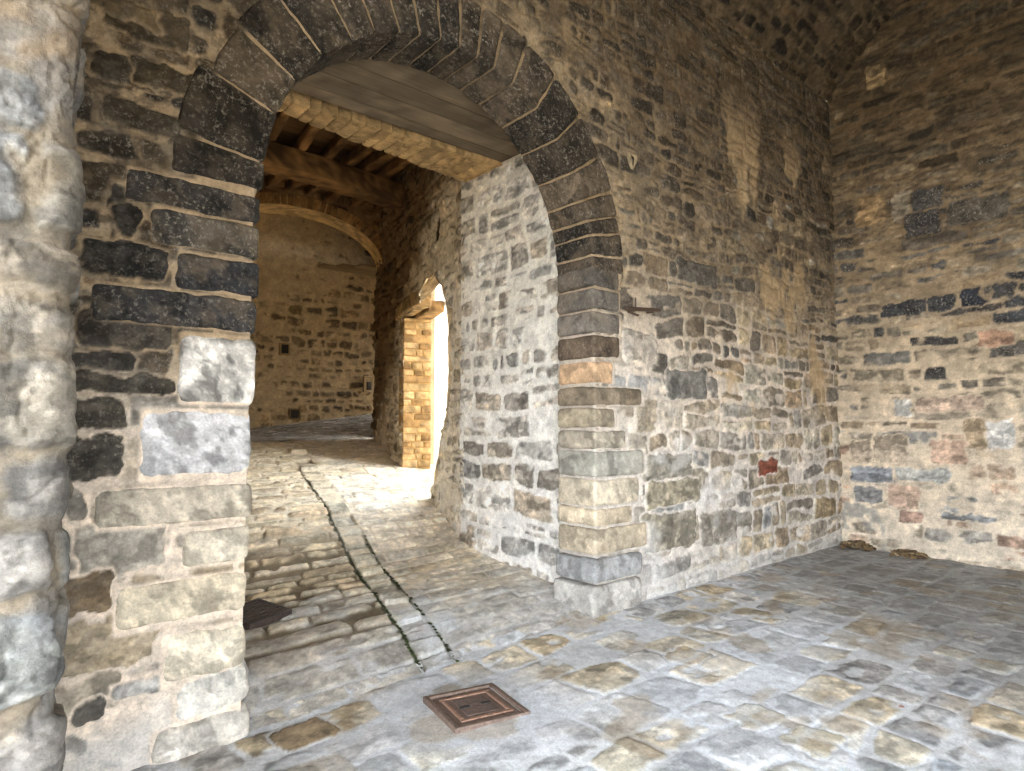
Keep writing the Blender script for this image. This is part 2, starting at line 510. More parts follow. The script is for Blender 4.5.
def postA(U, V, h, c, a, m, d, ids):
    up = ss(2.1, 3.4, V + .5 * (fbm(U * 1.2, V * 1.2, 73, 2) - .5))
    lf = ss(1.5, 1.1, U) * ss(1.2, 2.0, V)
    c = mottle(U, V, c, 74, np.maximum(up * .42, lf * .62), pale=(168, 150, 123))
    c = mottle(U, V, c, 174, .30 + 0 * U, (108, 103, 97), (226, 222, 214))
    # lime bloom on the lower courses
    bl = ss(.52, .68, fbm(U * 2.2, V * 3.2, 77, 3)) * ss(2.6, 1.6, V) * ss(3.9, 4.4, U) * ss(6.6, 5.4, U) * .55
    c = lerp(c, np.array((208, 206, 204.)), bl[..., None])
    # pale orange-tan render scars by the corner
    sc = ss(.52, .60, fbm(U * 1.9, V * 1.0, 78, 4)) * ss(5.4, 6.0, U) * ss(5.3, 4.4, V) * ss(1.4, 2.0, V) * .8
    c = lerp(c, np.array((184, 160, 126.)), sc[..., None])
    # lime wash at the foot
    ft = ss(.30, .05, V + .25 * (fbm(U * 5, V * 5, 79, 3) - .5)) * .6
    c = lerp(c, np.array((196, 194, 190.)), ft[..., None])
    a = a * (1 - np.maximum(bl, sc))
    h = h - .01 * sc
    w = ss(RI + .36, RI + .31, np.hypot(U - CX, V - ZS)) * (V > ZS - .1)
    for q in JRECT:
        w = np.maximum(w, ss(-.012, .012, sdf(U, V, (q[0] + q[1]) / 2, (q[2] + q[3]) / 2, (q[1] - q[0]) / 2, (q[3] - q[2]) / 2, .02)))
    c = lerp(c, mortA(U, V) * (np.where(U > CX, .90, 1.02) + .3 * (fbm(U * 12, V * 12, 72, 3) - .5))[..., None], w[..., None])
    return lerp(h, .012 + (fbm(U * 15, V * 15, 71, 3) - .5) * .012, w), c, a * (1 - w)

expA = [
    E(80, 243, 166, 279, (30, 29, 28), .25, .03), E(74, 312, 174, 349, (52, 47, 42), .3, .025), E(68, 350, 132, 372, (40, 37, 34), .3),
    E(68, 374, 174, 393, (48, 44, 38), .3), E(66, 395, 126, 429, (50, 46, 40), .35), E(64, 433, 124, 480, (54, 51, 46), .45),
    E(64, 488, 86, 520, (136, 130, 120)), E(75, 524, 166, 574, (160, 152, 140)), E(58, 572, 110, 614, (112, 96, 76)),
    E(56, 618, 158, 668, (160, 144, 120)), E(48, 680, 120, 716, (176, 164, 146)), E(110, 682, 165, 698, (164, 160, 154)),
    E(72, 700, 106, 722, (82, 78, 72)), E(100, 4, 190, 40, (70, 60, 46), .3), E(92, 60, 175, 88, (48, 42, 34), .4),
    E(130, 66, 200, 92, (62, 54, 42), .5), E(100, 108, 182, 132, (56, 49, 39), .4), E(104, 182, 122, 212, (26, 24, 22), .1, 0.0),
    E(110, 206, 140, 236, (34, 31, 28), .2), E(88, 0, 160, 20, (120, 104, 80)),
    E(757, 459, 776, 473, (132, 74, 56), 0, .02), E(640, 455, 690, 480, (146, 140, 128)), E(640, 512, 695, 550, (150, 142, 126)),
    E(700, 512, 735, 545, (156, 148, 136)), E(645, 480, 700, 505, (160, 150, 130)), E(665, 370, 705, 400, (116, 113, 108), .3),
    E(622, 330, 655, 362, (182, 172, 160)), E(676, 262, 716, 285, (96, 92, 86), .5), E(600, 100, 612, 118, (190, 165, 130), 0, 0),
]
gA = dict(us=np.concatenate([axis(-1.0, .2, .05)[:-1], axis(.2, 1.24, .0062)[:-1], axis(1.24, XB, .0118)]), vs=np.concatenate([axis(-.12, 4.3, .0095)[:-1], axis(4.3, SV, .014)]))
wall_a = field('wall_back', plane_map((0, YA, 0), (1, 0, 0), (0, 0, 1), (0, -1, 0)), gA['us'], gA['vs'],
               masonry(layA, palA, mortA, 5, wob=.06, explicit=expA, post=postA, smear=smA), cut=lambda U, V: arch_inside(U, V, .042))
tag(wall_a, 'long soot-stained rubble stone wall pierced by the big round arch', 'wall', kind='structure')

# vault: same courses carried up round the curve
def vault_map(U, V):
    th = math.asin((SV - VC[1]) / VR) + (V - SV) / VR
    P = np.stack([U, VC[0] + VR * np.cos(th), VC[1] + VR * np.sin(th)], -1)
    return P, -np.stack([0 * U, np.cos(th), np.sin(th)], -1)
vault = field('ceiling', vault_map, axis(-1.0, XB, .022), axis(SV, SV + VR * 1.9, .022),
              masonry(Courses(12, -1.2, 8.7, SV - .02, SV + 8, lambda v: .13, asp=(1.3, 2.8)), lambda l, U, V: (pick(l.r, [(62, 54, 44), (78, 68, 54), (48, 43, 36), (90, 78, 61), (42, 38, 33)]), .1 + 0 * l.cu),
                      const((100, 86, 68)), 15, proud=.03, smear=.38, post=lambda U, V, h, c, a, m, d, ids: (h, mottle(U, V, c, 374, .5 + 0 * U), a)))  # soot-brown, darkened further for the dim light up here
tag(vault, 'dark soot-brown stone barrel vault above the arch wall', 'vault', kind='structure')

# ------------------------------------------------------------------ end wall
layB = Courses(21, -.2, 6.6, -.05, 7.8, lambda v: .165 if v < 2.4 else .13, asp=(1.7, 4.2), gap=(.006, .02), rad=(.02, .045), split=.2)
def palB(lay, U, V):
    r, z = lay.r, lay.cv
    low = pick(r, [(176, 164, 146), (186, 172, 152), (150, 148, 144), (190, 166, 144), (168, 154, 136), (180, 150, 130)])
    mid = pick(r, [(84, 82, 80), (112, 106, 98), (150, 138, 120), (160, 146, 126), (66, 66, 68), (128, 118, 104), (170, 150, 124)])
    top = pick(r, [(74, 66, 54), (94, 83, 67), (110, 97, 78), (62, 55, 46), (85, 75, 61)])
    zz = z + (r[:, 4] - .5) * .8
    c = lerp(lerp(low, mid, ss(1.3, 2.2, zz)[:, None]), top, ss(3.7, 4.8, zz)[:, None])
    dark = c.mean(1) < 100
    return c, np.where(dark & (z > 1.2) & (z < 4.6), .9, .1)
def mortB(U, V):
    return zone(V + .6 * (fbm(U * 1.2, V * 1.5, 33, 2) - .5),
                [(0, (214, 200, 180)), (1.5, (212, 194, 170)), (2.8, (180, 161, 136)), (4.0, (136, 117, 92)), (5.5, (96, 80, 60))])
def EB(x0, y0, x1, y1, rgb, soot=0, proud=.015):
    a, b = hit(x0, (y0 + y1) / 2, 0, XB), hit(x1, (y0 + y1) / 2, 0, XB)
    t, l = hit((x0 + x1) / 2, y0, 0, XB), hit((x0 + x1) / 2, y1, 0, XB)
    return (YA - a[1], YA - b[1], l[2], t[2], rgb, soot, proud)
expB = [EB(858, 196, 888, 225, (168, 140, 104)), EB(866, 64, 888, 88, (170, 146, 110)), EB(892, 190, 914, 222, (174, 161, 141)),
        EB(912, 188, 944, 210, (74, 72, 71), .9), EB(906, 212, 942, 236, (62, 62, 65), .9), EB(948, 196, 1010, 222, (96, 90, 82), .8),
        EB(880, 300, 930, 316, (66, 67, 70), .8), EB(926, 296, 956, 312, (64, 66, 70), .8), EB(960, 287, 982, 306, (44, 48, 58), 1.),
        EB(992, 284, 1016, 298, (74, 74, 76), .8), EB(895, 398, 912, 417, (206, 202, 196)), EB(985, 420, 1016, 450, (214, 210, 204)),
        EB(964, 418, 986, 450, (172, 152, 126)), EB(852, 466, 894, 482, (140, 142, 146)), EB(896, 468, 952, 482, (172, 170, 164)),
        EB(888, 484, 920, 508, (190, 164, 144)), EB(854, 486, 884, 502, (128, 126, 124)), EB(852, 440, 872, 464, (168, 152, 134)),
        EB(874, 436, 908, 464, (182, 166, 146)), EB(900, 512, 925, 524, (172, 142, 126)), EB(940, 514, 998, 521, (138, 138, 138)),
        EB(980, 330, 1016, 346, (172, 138, 116)), EB(916, 396, 985, 412, (184, 162, 144)), EB(930, 440, 968, 464, (188, 160, 140))]
def smB(U, V):
    return .50 - .07 * ss(1.6, 2.6, V) + .10 * ss(1.0, .3, V)
def postB(U, V, h, c, a, m, d, ids):
    c = mottle(U * .6, V, c, 274, .14 + .42 * ss(2.4, 4.4, V), pale=(176, 160, 134))
    gr = ss(.5, .62, fbm(U * 6, V * 6, 45, 3)) * ss(.75, .35, U) * ss(.75, .5, V)
    c = lerp(c, np.array((132, 130, 126.)), (gr * .7)[..., None])
    return h, c, a
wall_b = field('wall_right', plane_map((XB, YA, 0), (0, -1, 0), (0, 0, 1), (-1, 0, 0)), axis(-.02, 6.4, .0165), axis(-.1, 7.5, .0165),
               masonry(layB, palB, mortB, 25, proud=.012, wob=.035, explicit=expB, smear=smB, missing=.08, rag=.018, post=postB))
tag(wall_b, 'pale mortar-smeared stone end wall under the dark vault', 'wall', kind='structure')

# ------------------------------------------------------------------ arch: voussoirs and jamb stones
arch = empty('stone_archway', (CX, YA, 0), 'round stone archway with black voussoirs over pale worn jambs', 'archway')
BLACKS = [(44, 40, 36), (54, 48, 42), (64, 57, 49), (40, 37, 34), (72, 64, 55)]
def polar(q):
    r, th = q[:, 1], q[:, 0] / 1.5
    return np.stack([CX + r * np.cos(th), q[:, 2], ZS + r * np.sin(th)], -1)
joints = [0, 5, 12, 17, 24, 34, 46, 58, 69, 77, 83.5, 90, 97, 104, 111, 119, 127, 138, 149, 160, 173, 180]
rr = R(3)
for i in range(len(joints) - 1):
    a0, a1 = (math.radians(j) * 1.5 for j in joints[i:i + 2])
    mb = MB()
    right = joints[i] < 90
    th = rr.uniform(.36, .41) if right else rr.uniform(.36, .48)
    if joints[i] >= 160: th = .44
    g = .009 if joints[i] < 60 else (.012 if joints[i] < 130 else .009)
    rgb = np.array(BLACKS[rr.randint(len(BLACKS))]) * (1.25 if joints[i] < 30 else 1.0)
    block(mb, (a0 + g, RI + rr.uniform(-.006, .006), YA - .03 - rr.uniform(0, .012)), (a1 - g, RI + th, YR), rgb, .62, .022, .012, 100 + i, .016, polar, .4, 8., .2)
    mb.build('voussoir', STONE, arch)
# straight part and jambs, from the photograph's joint heights
def jamb_stone(side, x0, y0, x1, y1, rgb, soot=0., amp=.018, r=.045, out=0., name='jamb_stone', var=.4):
    """x0..x1 px of the face on the wall, y0..y1 px at the arris"""
    ar = CX - RI if side < 0 else CX + RI
    ax = 258 if side < 0 else 591
    zt, zb = hit(ax, y0, 1, YA - .03)[2], hit(ax, y1, 1, YA - .03)[2]
    if side < 0:
        u0, u1 = hit(x0, (y0 + y1) / 2, 1, YA - .03)[0], ar + out
        r = .028 if soot > .3 else r
    else:
        u0, u1 = ar - out, hit(x1, (y0 + y1) / 2, 1, YA - .03)[0]
        var, amp, r = min(var, .24), min(amp, .014), .03
    mb = MB()
    sd = int(abs(y0 * 7 + x0)) % 900
    block(mb, (u0, YA - .03 - max(out, 0) * .5, zb + .005), (u1, YR, zt - .005), rgb, soot, r, amp, sd, .016, None, var, 11. if side < 0 else 7., .28 if soot > .3 else .12)
    return mb.build(name, STONE, arch)
for j_ in JAMBS:
    jamb_stone(*j_[0], **j_[1])
# mortar bed the stones sit in
mb = MB()
bez = [(CX + RI + .034, z) for z in np.linspace(-.15, ZS, 60)] + [(CX + (RI + .02) * math.cos(t), ZS + (RI + .02) * math.sin(t)) for t in np.linspace(0, math.pi, 140)[1:]] + [(CX - RI - .034, z) for z in np.linspace(ZS, -.15, 60)[1:]]
bez = np.array(bez)
yy = np.linspace(YA - .002, YR, 14)
P = np.stack([np.repeat(bez[:, None, 0], 14, 1), np.repeat(yy[None], len(bez), 0), np.repeat(bez[:, None, 1], 14, 1)], -1)
rad = 0.16
out = bez.copy()
dirv = np.where(bez[:, 1:2] > ZS, bez - np.array([CX, ZS]), np.stack([np.sign(bez[:, 0] - CX), 0 * bez[:, 0]], -1))
dirv /= np.linalg.norm(dirv, axis=1, keepdims=True)
fr = np.stack([bez[:, None, :] + dirv[:, None, :] * k for k in np.linspace(.05, 0, 4)[:-1]], 1)[:, :, 0]
Pf = np.stack([fr[..., 0], np.full(fr.shape[:2], YA - .006), fr[..., 1]], -1)
P = np.concatenate([Pf, P], 1)
P = P + (np.stack([fb3(P + k, 14., 60 + k, 3) for k in range(3)], -1) - .5) * .012
zc = mortA(P[..., 0], P[..., 2]) * np.where(P[..., 0] > CX, .84, .98)[..., None]
kc = 1 + .3 * (fb3(P, 10., 66, 3) - .5)
mb.add(P, grid_quads(P.shape[0], P.shape[1])[:, ::-1], np.concatenate([lin(zc * kc[..., None]), np.zeros(P.shape[:2] + (1,))], -1).reshape(-1, 4))
tag(mb.build('mortar_bed', STONE, arch), 'pale mortar joints between the arch stones')

# ------------------------------------------------------------------ rough pier in the left foreground
PX, PY = .232, 2.3
def pier_map(U, V):
    r = .07
    f = U <= 0
    arc = (U > 0) & (U < r * math.pi / 2)
    th = np.clip(U / r, 0, math.pi / 2)
    x = np.where(f, PX - r + U, np.where(arc, PX - r + r * np.sin(th), PX))
    y = np.where(f, PY, np.where(arc, PY + r - r * np.cos(th), PY + r + (U - r * math.pi / 2)))
    n = np.stack([np.sin(th), -np.cos(th), 0 * U], -1)
    n = np.where(f[..., None], np.array([0, -1., 0]), n)
    return np.stack([x, y, V], -1), n
layP = Courses(31, -1.6, 1.5, -.1, 4.2, lambda v: .24, asp=(1.0, 2.2), gap=(.004, .014), rad=(.03, .07))
def palP(lay, U, V):
    r = lay.r
    hi = pick(r, [(116, 114, 111), (111, 111, 112), (120, 114, 105), (105, 106, 108)])
    lo = pick(r, [(131, 128, 120), (127, 126, 124), (133, 125, 113), (121, 120, 115)])
    return lerp(lo, hi, ss(1.4, 2.0, lay.cv)[:, None]), .0 * lay.cu
def postP(U, V, h, c, a, m, d, ids):
    st = ss(.55, .7, fbm(U * 5, V * 4, 47, 3)) * .6
    c = lerp(c, np.array((128, 108, 84.)), (st * ss(2.2, 2.5, V + .3 * (fbm(U * 3, V * 3, 4, 2) - .5)))[..., None])
    gb = ss(.5, .65, fbm(U * 4.5, V * 5, 48, 3)) * .5
    c = lerp(c, np.array((100, 102, 107.)), gb[..., None])
    c = mottle(U, V, c, 474, .42 + 0 * U, (88, 86, 84), (160, 156, 148))
    rd = np.abs(fbm(U * 7, V * 7, 49, 5) - .5) * 2
    h = h + (fbm(U * 3.5, V * 3.5, 46, 5) - .5) * .03 - .008 * ss(.10, 0, rd) + (fbm(U * 26, V * 26, 44, 4) - .5) * .012
    return h, c, a
pier = field('wall_left', pier_map, np.concatenate([axis(-1.3, -.35, .03)[:-1], axis(-.35, .25, .0065), axis(.25, 1.35, .03)[1:]]), axis(-.1, 4.0, .0075),
             masonry(layP, palP, const((118, 108, 94)), 35, proud=.03, wob=.05, rough=1.0, explicit=(), post=postP, smear=.28, edge=.02, patch=.3))
tag(pier, 'pale rough stone pier in the left foreground', 'wall', kind='structure')

# ------------------------------------------------------------------ floor of the gate hall
layF = Courses(41, -.6, 8.9, .2, 3.9, lambda v: .31, asp=(.85, 1.75), gap=(.006, .016), rad=(.03, .07))
def palF(lay, U, V):
    r = lay.r
    c = pick(r, [(174, 175, 177), (184, 183, 181), (188, 182, 170), (164, 165, 167), (192, 183, 165), (178, 178, 178), (182, 168, 144), (168, 171, 176)])
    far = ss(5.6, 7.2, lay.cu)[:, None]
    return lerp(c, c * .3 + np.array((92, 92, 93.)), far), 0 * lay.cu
def PF(x0, y0, x1, y1, rgb):
    p = np.array([hit(x0, y0, 2, -.02), hit(x1, y0, 2, -.02), hit(x1, y1, 2, -.02), hit(x0, y1, 2, -.02)])
    c = p.mean(0)
    return (c[0] - .14, c[0] + .14, c[1] - .12, c[1] + .12, rgb, 0, .007)
MH = np.array([hit(425, 700, 2, -.02), hit(490, 685, 2, -.02), hit(533, 715, 2, -.02), hit(453, 732, 2, -.02)])
MHC = MH.mean(0)
def postF(U, V, h, c, a, m, d, ids):
    dust = ss(.46, .66, fbm(U * 1.3, V * 1.8, 53, 4) + .22 * ss(1.4, .4, np.hypot((U - 4.2) * .55, (V - 2.35))) - .08)
    dust = dust * ss(3.7, 2.7, V + .5 * (fbm(U * 2.5, V * 2.5, 59, 3) - .5) + .6 * (U > 4.2))
    dust = dust * (1 - .35 * m) * ss(7.6, 6.0, U)
    c = lerp(c, np.array((210, 214, 220.)), (dust * .72)[..., None])
    near = ss(.75, .35, np.hypot(U - MHC[0], V - MHC[1]))          # lime mortar around the cover
    c = lerp(c, np.array((190, 192, 196.)) * (1 + .2 * (fbm(U * 12, V * 12, 54, 3) - .5))[..., None], (near * .75)[..., None])
    h = h * (1 - .8 * near)
    fr_ = ss(5.2, 7.0, U + (3.0 - V) * .75) * .6  # far right greyed: dirt, with the shadow there painted in
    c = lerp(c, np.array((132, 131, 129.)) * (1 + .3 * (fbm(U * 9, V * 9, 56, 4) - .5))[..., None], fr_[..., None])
    br = ss(.60, .70, fbm(U * 3.1, V * 3.4, 55, 3)) * .35
    c = lerp(c, np.array((150, 128, 98.)), br[..., None])
    return h, c, a
def floor_map(U, V):
    P = np.stack([U, V, floor_z(U, V)], -1)
    return P, np.broadcast_to(np.array([0, 0, 1.]), P.shape)
expF = [PF(285, 715, 318, 740, (142, 124, 100)), PF(1000, 470 + 120, 1010, 600, (150, 140, 120)), PF(720, 705, 785, 740, (168, 150, 116)), PF(780, 728, 840, 765, (176, 158, 118)),
        PF(668, 655, 705, 672, (160, 138, 104)), PF(893, 710, 902, 716, (176, 120, 96)), PF(845, 590, 875, 600, (110, 106, 100))]
expF[5] = (*[expF[5][0] + .1, expF[5][0] + .18, expF[5][2] + .08, expF[5][2] + .14], (176, 112, 90), 0, .0)
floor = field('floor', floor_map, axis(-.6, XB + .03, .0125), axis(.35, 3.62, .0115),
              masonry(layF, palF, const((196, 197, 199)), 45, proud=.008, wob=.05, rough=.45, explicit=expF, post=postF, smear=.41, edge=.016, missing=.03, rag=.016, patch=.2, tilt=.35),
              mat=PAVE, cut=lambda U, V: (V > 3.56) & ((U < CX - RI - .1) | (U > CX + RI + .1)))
tag(floor, 'grey stone-paved floor of the gate hall dusted with white lime', 'floor', kind='structure')
# the unseen rest of the hall floor, towards the open side
mb = MB()
xs, ysf = axis(-3.2, XB, .1), axis(-3.6, .37, .1)
Ux, Vy = np.meshgrid(xs, ysf)
mb.add(np.stack([Ux, Vy, floor_z(Ux, Vy) - .004], -1), grid_quads(*Ux.shape), (*lin((158, 156, 152)), 0))
Ux, Vy = np.meshgrid(axis(-3.2, -.58, .1), axis(.3, 3.6, .1))
mb.add(np.stack([Ux, Vy, floor_z(Ux, Vy) - .004], -1), grid_quads(*Ux.shape), (*lin((158, 156, 152)), 0))
tag(mb.build('floor_hall', PAVE), 'plain stone paving of the hall beside the camera', 'floor', kind='structure')

# ------------------------------------------------------------------ ramped passage floor
def strip_b(b, a):
    return b
class PassLay:
    """rows of setts either side of a channel of single stones; u across, v along"""
    def __init__(s):
        s.A = Courses(61, -2.5, 4.5, 3.2, 15, lambda v: .21 if v < 4.5 else .14, asp=(1.9, 3.6), gap=(.005, .012), rad=(.02, .05))
        s.B = Courses(62, -2.5, 4.5, 3.2, 15, lambda v: .24, asp=(20, 20.1), gap=(.006, .012), rad=(.03, .05))
        s.D = Courses(63, -2.5, 4.5, 3.2, 15, lambda v: .17, asp=(1.3, 2.6), gap=(.003, .009), rad=(.02, .05))
        for k in ('cu', 'cv', 'hu', 'hv', 'gap', 'rad'):
            setattr(s, k, np.concatenate([getattr(s.A, k), getattr(s.B, k), getattr(s.D, k)]))
        s.r = np.vstack([s.A.r, s.B.r, s.D.r]); s.n = len(s.cu)
        s.zone = np.concatenate([np.zeros(s.A.n), np.ones(s.B.n), np.full(s.D.n, 2)])
    def query(s, u, v):
        ia, da = s.A.query(u, v); ib, db = s.B.query(u, v); ic, dc = s.D.query(u, v)
        e0, e1 = S0 - u, u - S1
        left, right = u < S0, u > S1
        ids = np.where(left, ia, np.where(right, ic + s.A.n + s.B.n, ib + s.A.n))
        d = np.where(left, np.minimum(da, e0 - .008), np.where(right, np.minimum(dc, e1 - .006), np.minimum(np.minimum(db, u - S0 - .008), S1 - u - .006)))
        return ids, d
SL = .235                                        # passage drift to the right per metre
S0 = 2.34 - SL * .27                             # channel edges measured at y = 3.5
S1 = S0 + .25
layG = PassLay()
def palG(lay, U, V):
    r = lay.r
    a = pick(r, [(200, 185, 158), (208, 192, 162), (190, 176, 151), (204, 192, 170), (182, 166, 142)])
    b = pick(r, [(188, 180, 160), (180, 174, 158), (194, 184, 162)])
    c = pick(r, [(212, 203, 187), (218, 208, 190), (205, 195, 178), (212, 198, 172)])
    z = lay.zone[:, None]
    o = np.where(z == 0, a, np.where(z == 1, b, c))
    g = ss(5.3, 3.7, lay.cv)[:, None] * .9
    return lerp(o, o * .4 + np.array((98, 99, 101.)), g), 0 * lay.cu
def mortG(U, V):
    o = np.broadcast_to(np.array((204, 191, 168.)), U.shape + (3,))
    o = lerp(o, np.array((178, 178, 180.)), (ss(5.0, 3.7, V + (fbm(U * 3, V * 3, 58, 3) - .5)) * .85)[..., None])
    l = (ss(.035, .012, np.abs(U - S0)) + ss(.03, .01, np.abs(U - S1)) * ss(6.2, 5.4, V)) * ss(8.6, 7.6, V)
    o = lerp(o, np.array((52, 50, 34.)), np.clip(l, 0, 1)[..., None])
    lf = ss(S0 + .02, S0 - .05, U) * ss(6.3, 5.5, V) * ss(3.9, 4.3, V)
    return lerp(o, np.array((92, 78, 58.)), (lf * .8)[..., None])
def postG(U, V, h, c, a, m, d, ids):
    # each row on the left tilts like a worn step
    lf = ss(S0 + .02, S0 - .05, U) * ss(7.2, 5.6, V) * ss(3.8, 4.2, V)
    h = h * np.where(U < S0, .9, np.where(U < S1, .45, .5)) + lf * m * .008
    h = h * (1 - .5 * ss(4.3, 3.8, V))
    dust = ss(.5, .68, fbm(U * 2, V * 2.4, 57, 4)) * ss(5.2, 3.9, V) * .8
    c = lerp(c, np.array((204, 207, 211.)), dust[..., None])
    far = ss(7.4, 9.0, V) * .35
    return h, lerp(c, np.array((176, 158, 126.)), far[..., None]), a
def pass_map(U, V):
    x = U + SL * (V - 3.5)
    P = np.stack([x, V, floor_z(x, V)], -1)
    return P, np.broadcast_to(np.array([0, 0, 1.]), P.shape)
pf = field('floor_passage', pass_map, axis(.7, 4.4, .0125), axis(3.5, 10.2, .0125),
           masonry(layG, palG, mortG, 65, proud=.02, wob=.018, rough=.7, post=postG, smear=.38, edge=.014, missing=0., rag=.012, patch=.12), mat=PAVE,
           cut=lambda U, V: (V < YR - .02) & (np.abs(U + SL * (V - 3.5) - CX) > RI + .05))
tag(pf, 'warm stone-sett ramp climbing through the arch with a mossy channel', 'floor', kind='structure')
def far_map(U, V):
    P = np.stack([U, V, floor_z(U, V) - .004], -1)
    return P, np.broadcast_to(np.array([0, 0, 1.]), P.shape)
fs = field('floor_street', far_map, axis(2.0, 12, .03), axis(10.15, 14.2, .03),
           masonry(Courses(64, 1.5, 13, 9.8, 15, lambda v: .2, asp=(1.2, 2.4)), lambda l, U, V: (pick(l.r, [(160, 152, 140), (146, 138, 126), (172, 162, 146)]), 0 * l.cu), const((150, 142, 130)), 67, proud=.02, rough=1.5), mat=PAVE)
tag(fs, 'grey cobbled street crest beyond the brick arch', 'floor', kind='structure')

# ------------------------------------------------------------------ passage walls
ZL = 4.15                                        # underside of lintel
layW = Courses(71, -.2, 2.2, -.1, 4.6, lambda v: .2, asp=(1.0, 2.3), gap=(.012, .03), rad=(.02, .045), split=.2)
wall_w = field('wall_passage', plane_map((4.0, YR + .02, 0), (0, 1, 0), (0, 0, 1), (-1, 0, 0)), axis(0, 1.58, .0125), axis(-.05, 4.4, .0125),
               masonry(layW, lambda l, U, V: (pick(l.r, [(186, 181, 174), (198, 192, 183), (174, 169, 162), (204, 198, 189), (188, 178, 164)]), 0 * l.cu),
                       lambda U, V: zone(V, [(0, (236, 233, 229)), (2, (236, 233, 227)), (4.2, (226, 219, 205))]), 75, proud=.014, wob=.05, smear=.41, missing=.03, patch=.26), flip=True)
tag(wall_w, 'whitewashed stone passage wall just behind the arch', 'wall', kind='structure')

def dmap(off=0.0):
    o = np.array([DO[0] + nn[0] * off, DO[1] + nn[1] * off, 0])
    return plane_map(o, (dd[0], dd[1], 0), (0, 0, 1), (-nn[0], -nn[1], 0))
door_poly = [(1.35, -.1), (1.22, .70), (.95, 1.2), (.62, 1.75), (.56, 2.4), (.62, 2.85), (.86, 3.2), (1.15, 3.38), (1.5, 3.42), (1.75, 3.36), (1.76, 3.16), (SD, 3.12), (SD, -.1)]  # ragged outline, enlarged at the near top to take in the glare
def inpoly(U, V, poly):
    c = np.zeros(U.shape, bool)
    n = len(poly)
    for i in range(n):
        (x0, y0), (x1, y1) = poly[i], poly[(i + 1) % n]
        t = ((y0 > V) != (y1 > V)) & (U < (x1 - x0) * (V - y0) / (y1 - y0 + 1e-12) + x0)
        c ^= t
    return c
layD = Courses(81, -.2, 6, -.1, 6.2, lambda v: .17, asp=(1.0, 2.2), gap=(.008, .03), rad=(.02, .05), split=.25)
def palD(lay, U, V):
    r = lay.r
    lo = pick(r, [(176, 164, 144), (160, 148, 128), (188, 174, 150), (150, 136, 114)])
    hi = pick(r, [(104, 84, 60), (84, 68, 48), (126, 104, 76), (70, 56, 40)])
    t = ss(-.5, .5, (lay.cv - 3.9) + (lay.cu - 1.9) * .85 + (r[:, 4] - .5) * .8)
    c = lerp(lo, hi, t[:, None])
    n_ = (ss(1.7, .9, lay.cu) * ss(3.6, 2.8, lay.cv))[:, None]  # paler by the doorway: plaster, plus glare painted into the colour
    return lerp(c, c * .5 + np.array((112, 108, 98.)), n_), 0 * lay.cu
def mortD(U, V):
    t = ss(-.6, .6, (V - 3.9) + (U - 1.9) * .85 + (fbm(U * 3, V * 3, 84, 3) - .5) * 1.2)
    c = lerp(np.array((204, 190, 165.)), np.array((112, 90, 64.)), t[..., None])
    return lerp(c, np.array((232, 224, 210.)), (ss(1.8, .9, U) * ss(3.6, 2.8, V))[..., None])  # mortar paled there too, carrying the painted glare
expD = [(1.12, 1.2, 4.05, 4.3, (60, 48, 36), 0, -.02), (.96, 1.12, 3.78, 4.06, (70, 56, 42), 0, -.015)]
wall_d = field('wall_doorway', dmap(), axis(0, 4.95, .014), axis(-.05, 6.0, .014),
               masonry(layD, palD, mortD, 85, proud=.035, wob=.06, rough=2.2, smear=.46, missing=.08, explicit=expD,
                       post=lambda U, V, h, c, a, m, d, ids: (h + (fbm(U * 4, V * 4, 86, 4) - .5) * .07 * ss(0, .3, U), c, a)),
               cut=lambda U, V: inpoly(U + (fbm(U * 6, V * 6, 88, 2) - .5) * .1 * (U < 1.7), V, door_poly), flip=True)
tag(wall_d, 'rough ochre rubble wall of the passage with the sunlit doorway', 'wall', kind='structure')

def dpt(s, off, z):
    return np.stack([DO[0] + dd[0] * s + nn[0] * off, DO[1] + dd[1] * s + nn[1] * off, z + 0 * s], -1)
dfn = lambda q: dpt(q[:, 0], q[:, 1], q[:, 2])
# doorway reveals: brick jamb on the far side, rough stone on the near side
dj = empty('brick_jamb', dpt(np.float64(SD), np.float64(.2), np.float64(.8)), 'sunlit golden brick jamb on the far side of the doorway', 'doorway jamb')
mb = MB(); rj = R(9)
z = .55
while z < 3.1:
    hh = rj.uniform(.085, .12)
    if rj.rand() < .5: cuts = [0, rj.uniform(.15, .28), .43]
    else: cuts = [0, .43] if rj.rand() < .4 else [0, rj.uniform(.12, .2), rj.uniform(.27, .32), .43]
    for k in range(len(cuts) - 1):
        rgb = [(184, 152, 106), (170, 136, 92), (190, 160, 114), (160, 127, 84), (188, 158, 116)][rj.randint(5)]
        block(mb, (SD + rj.uniform(-.008, .01), cuts[k] + .006 - .01, z + .007), (SD + .25, cuts[k + 1] - .006 - .01, min(z + hh, 3.12) - .007), rgb, 0, .015, .006, rj.randint(999), .05, dfn)
    z += hh
mb.build('brickwork', BRICK, dj)
mb = MB(); box_mb(mb, (SD + .014, -.0, .4), (SD + .3, .415, 3.12), (178, 144, 96), fn=dfn, amp=.004, res=.08)
tag(mb.build('mortar', BRICK, dj), 'pale mortar between the bricks')
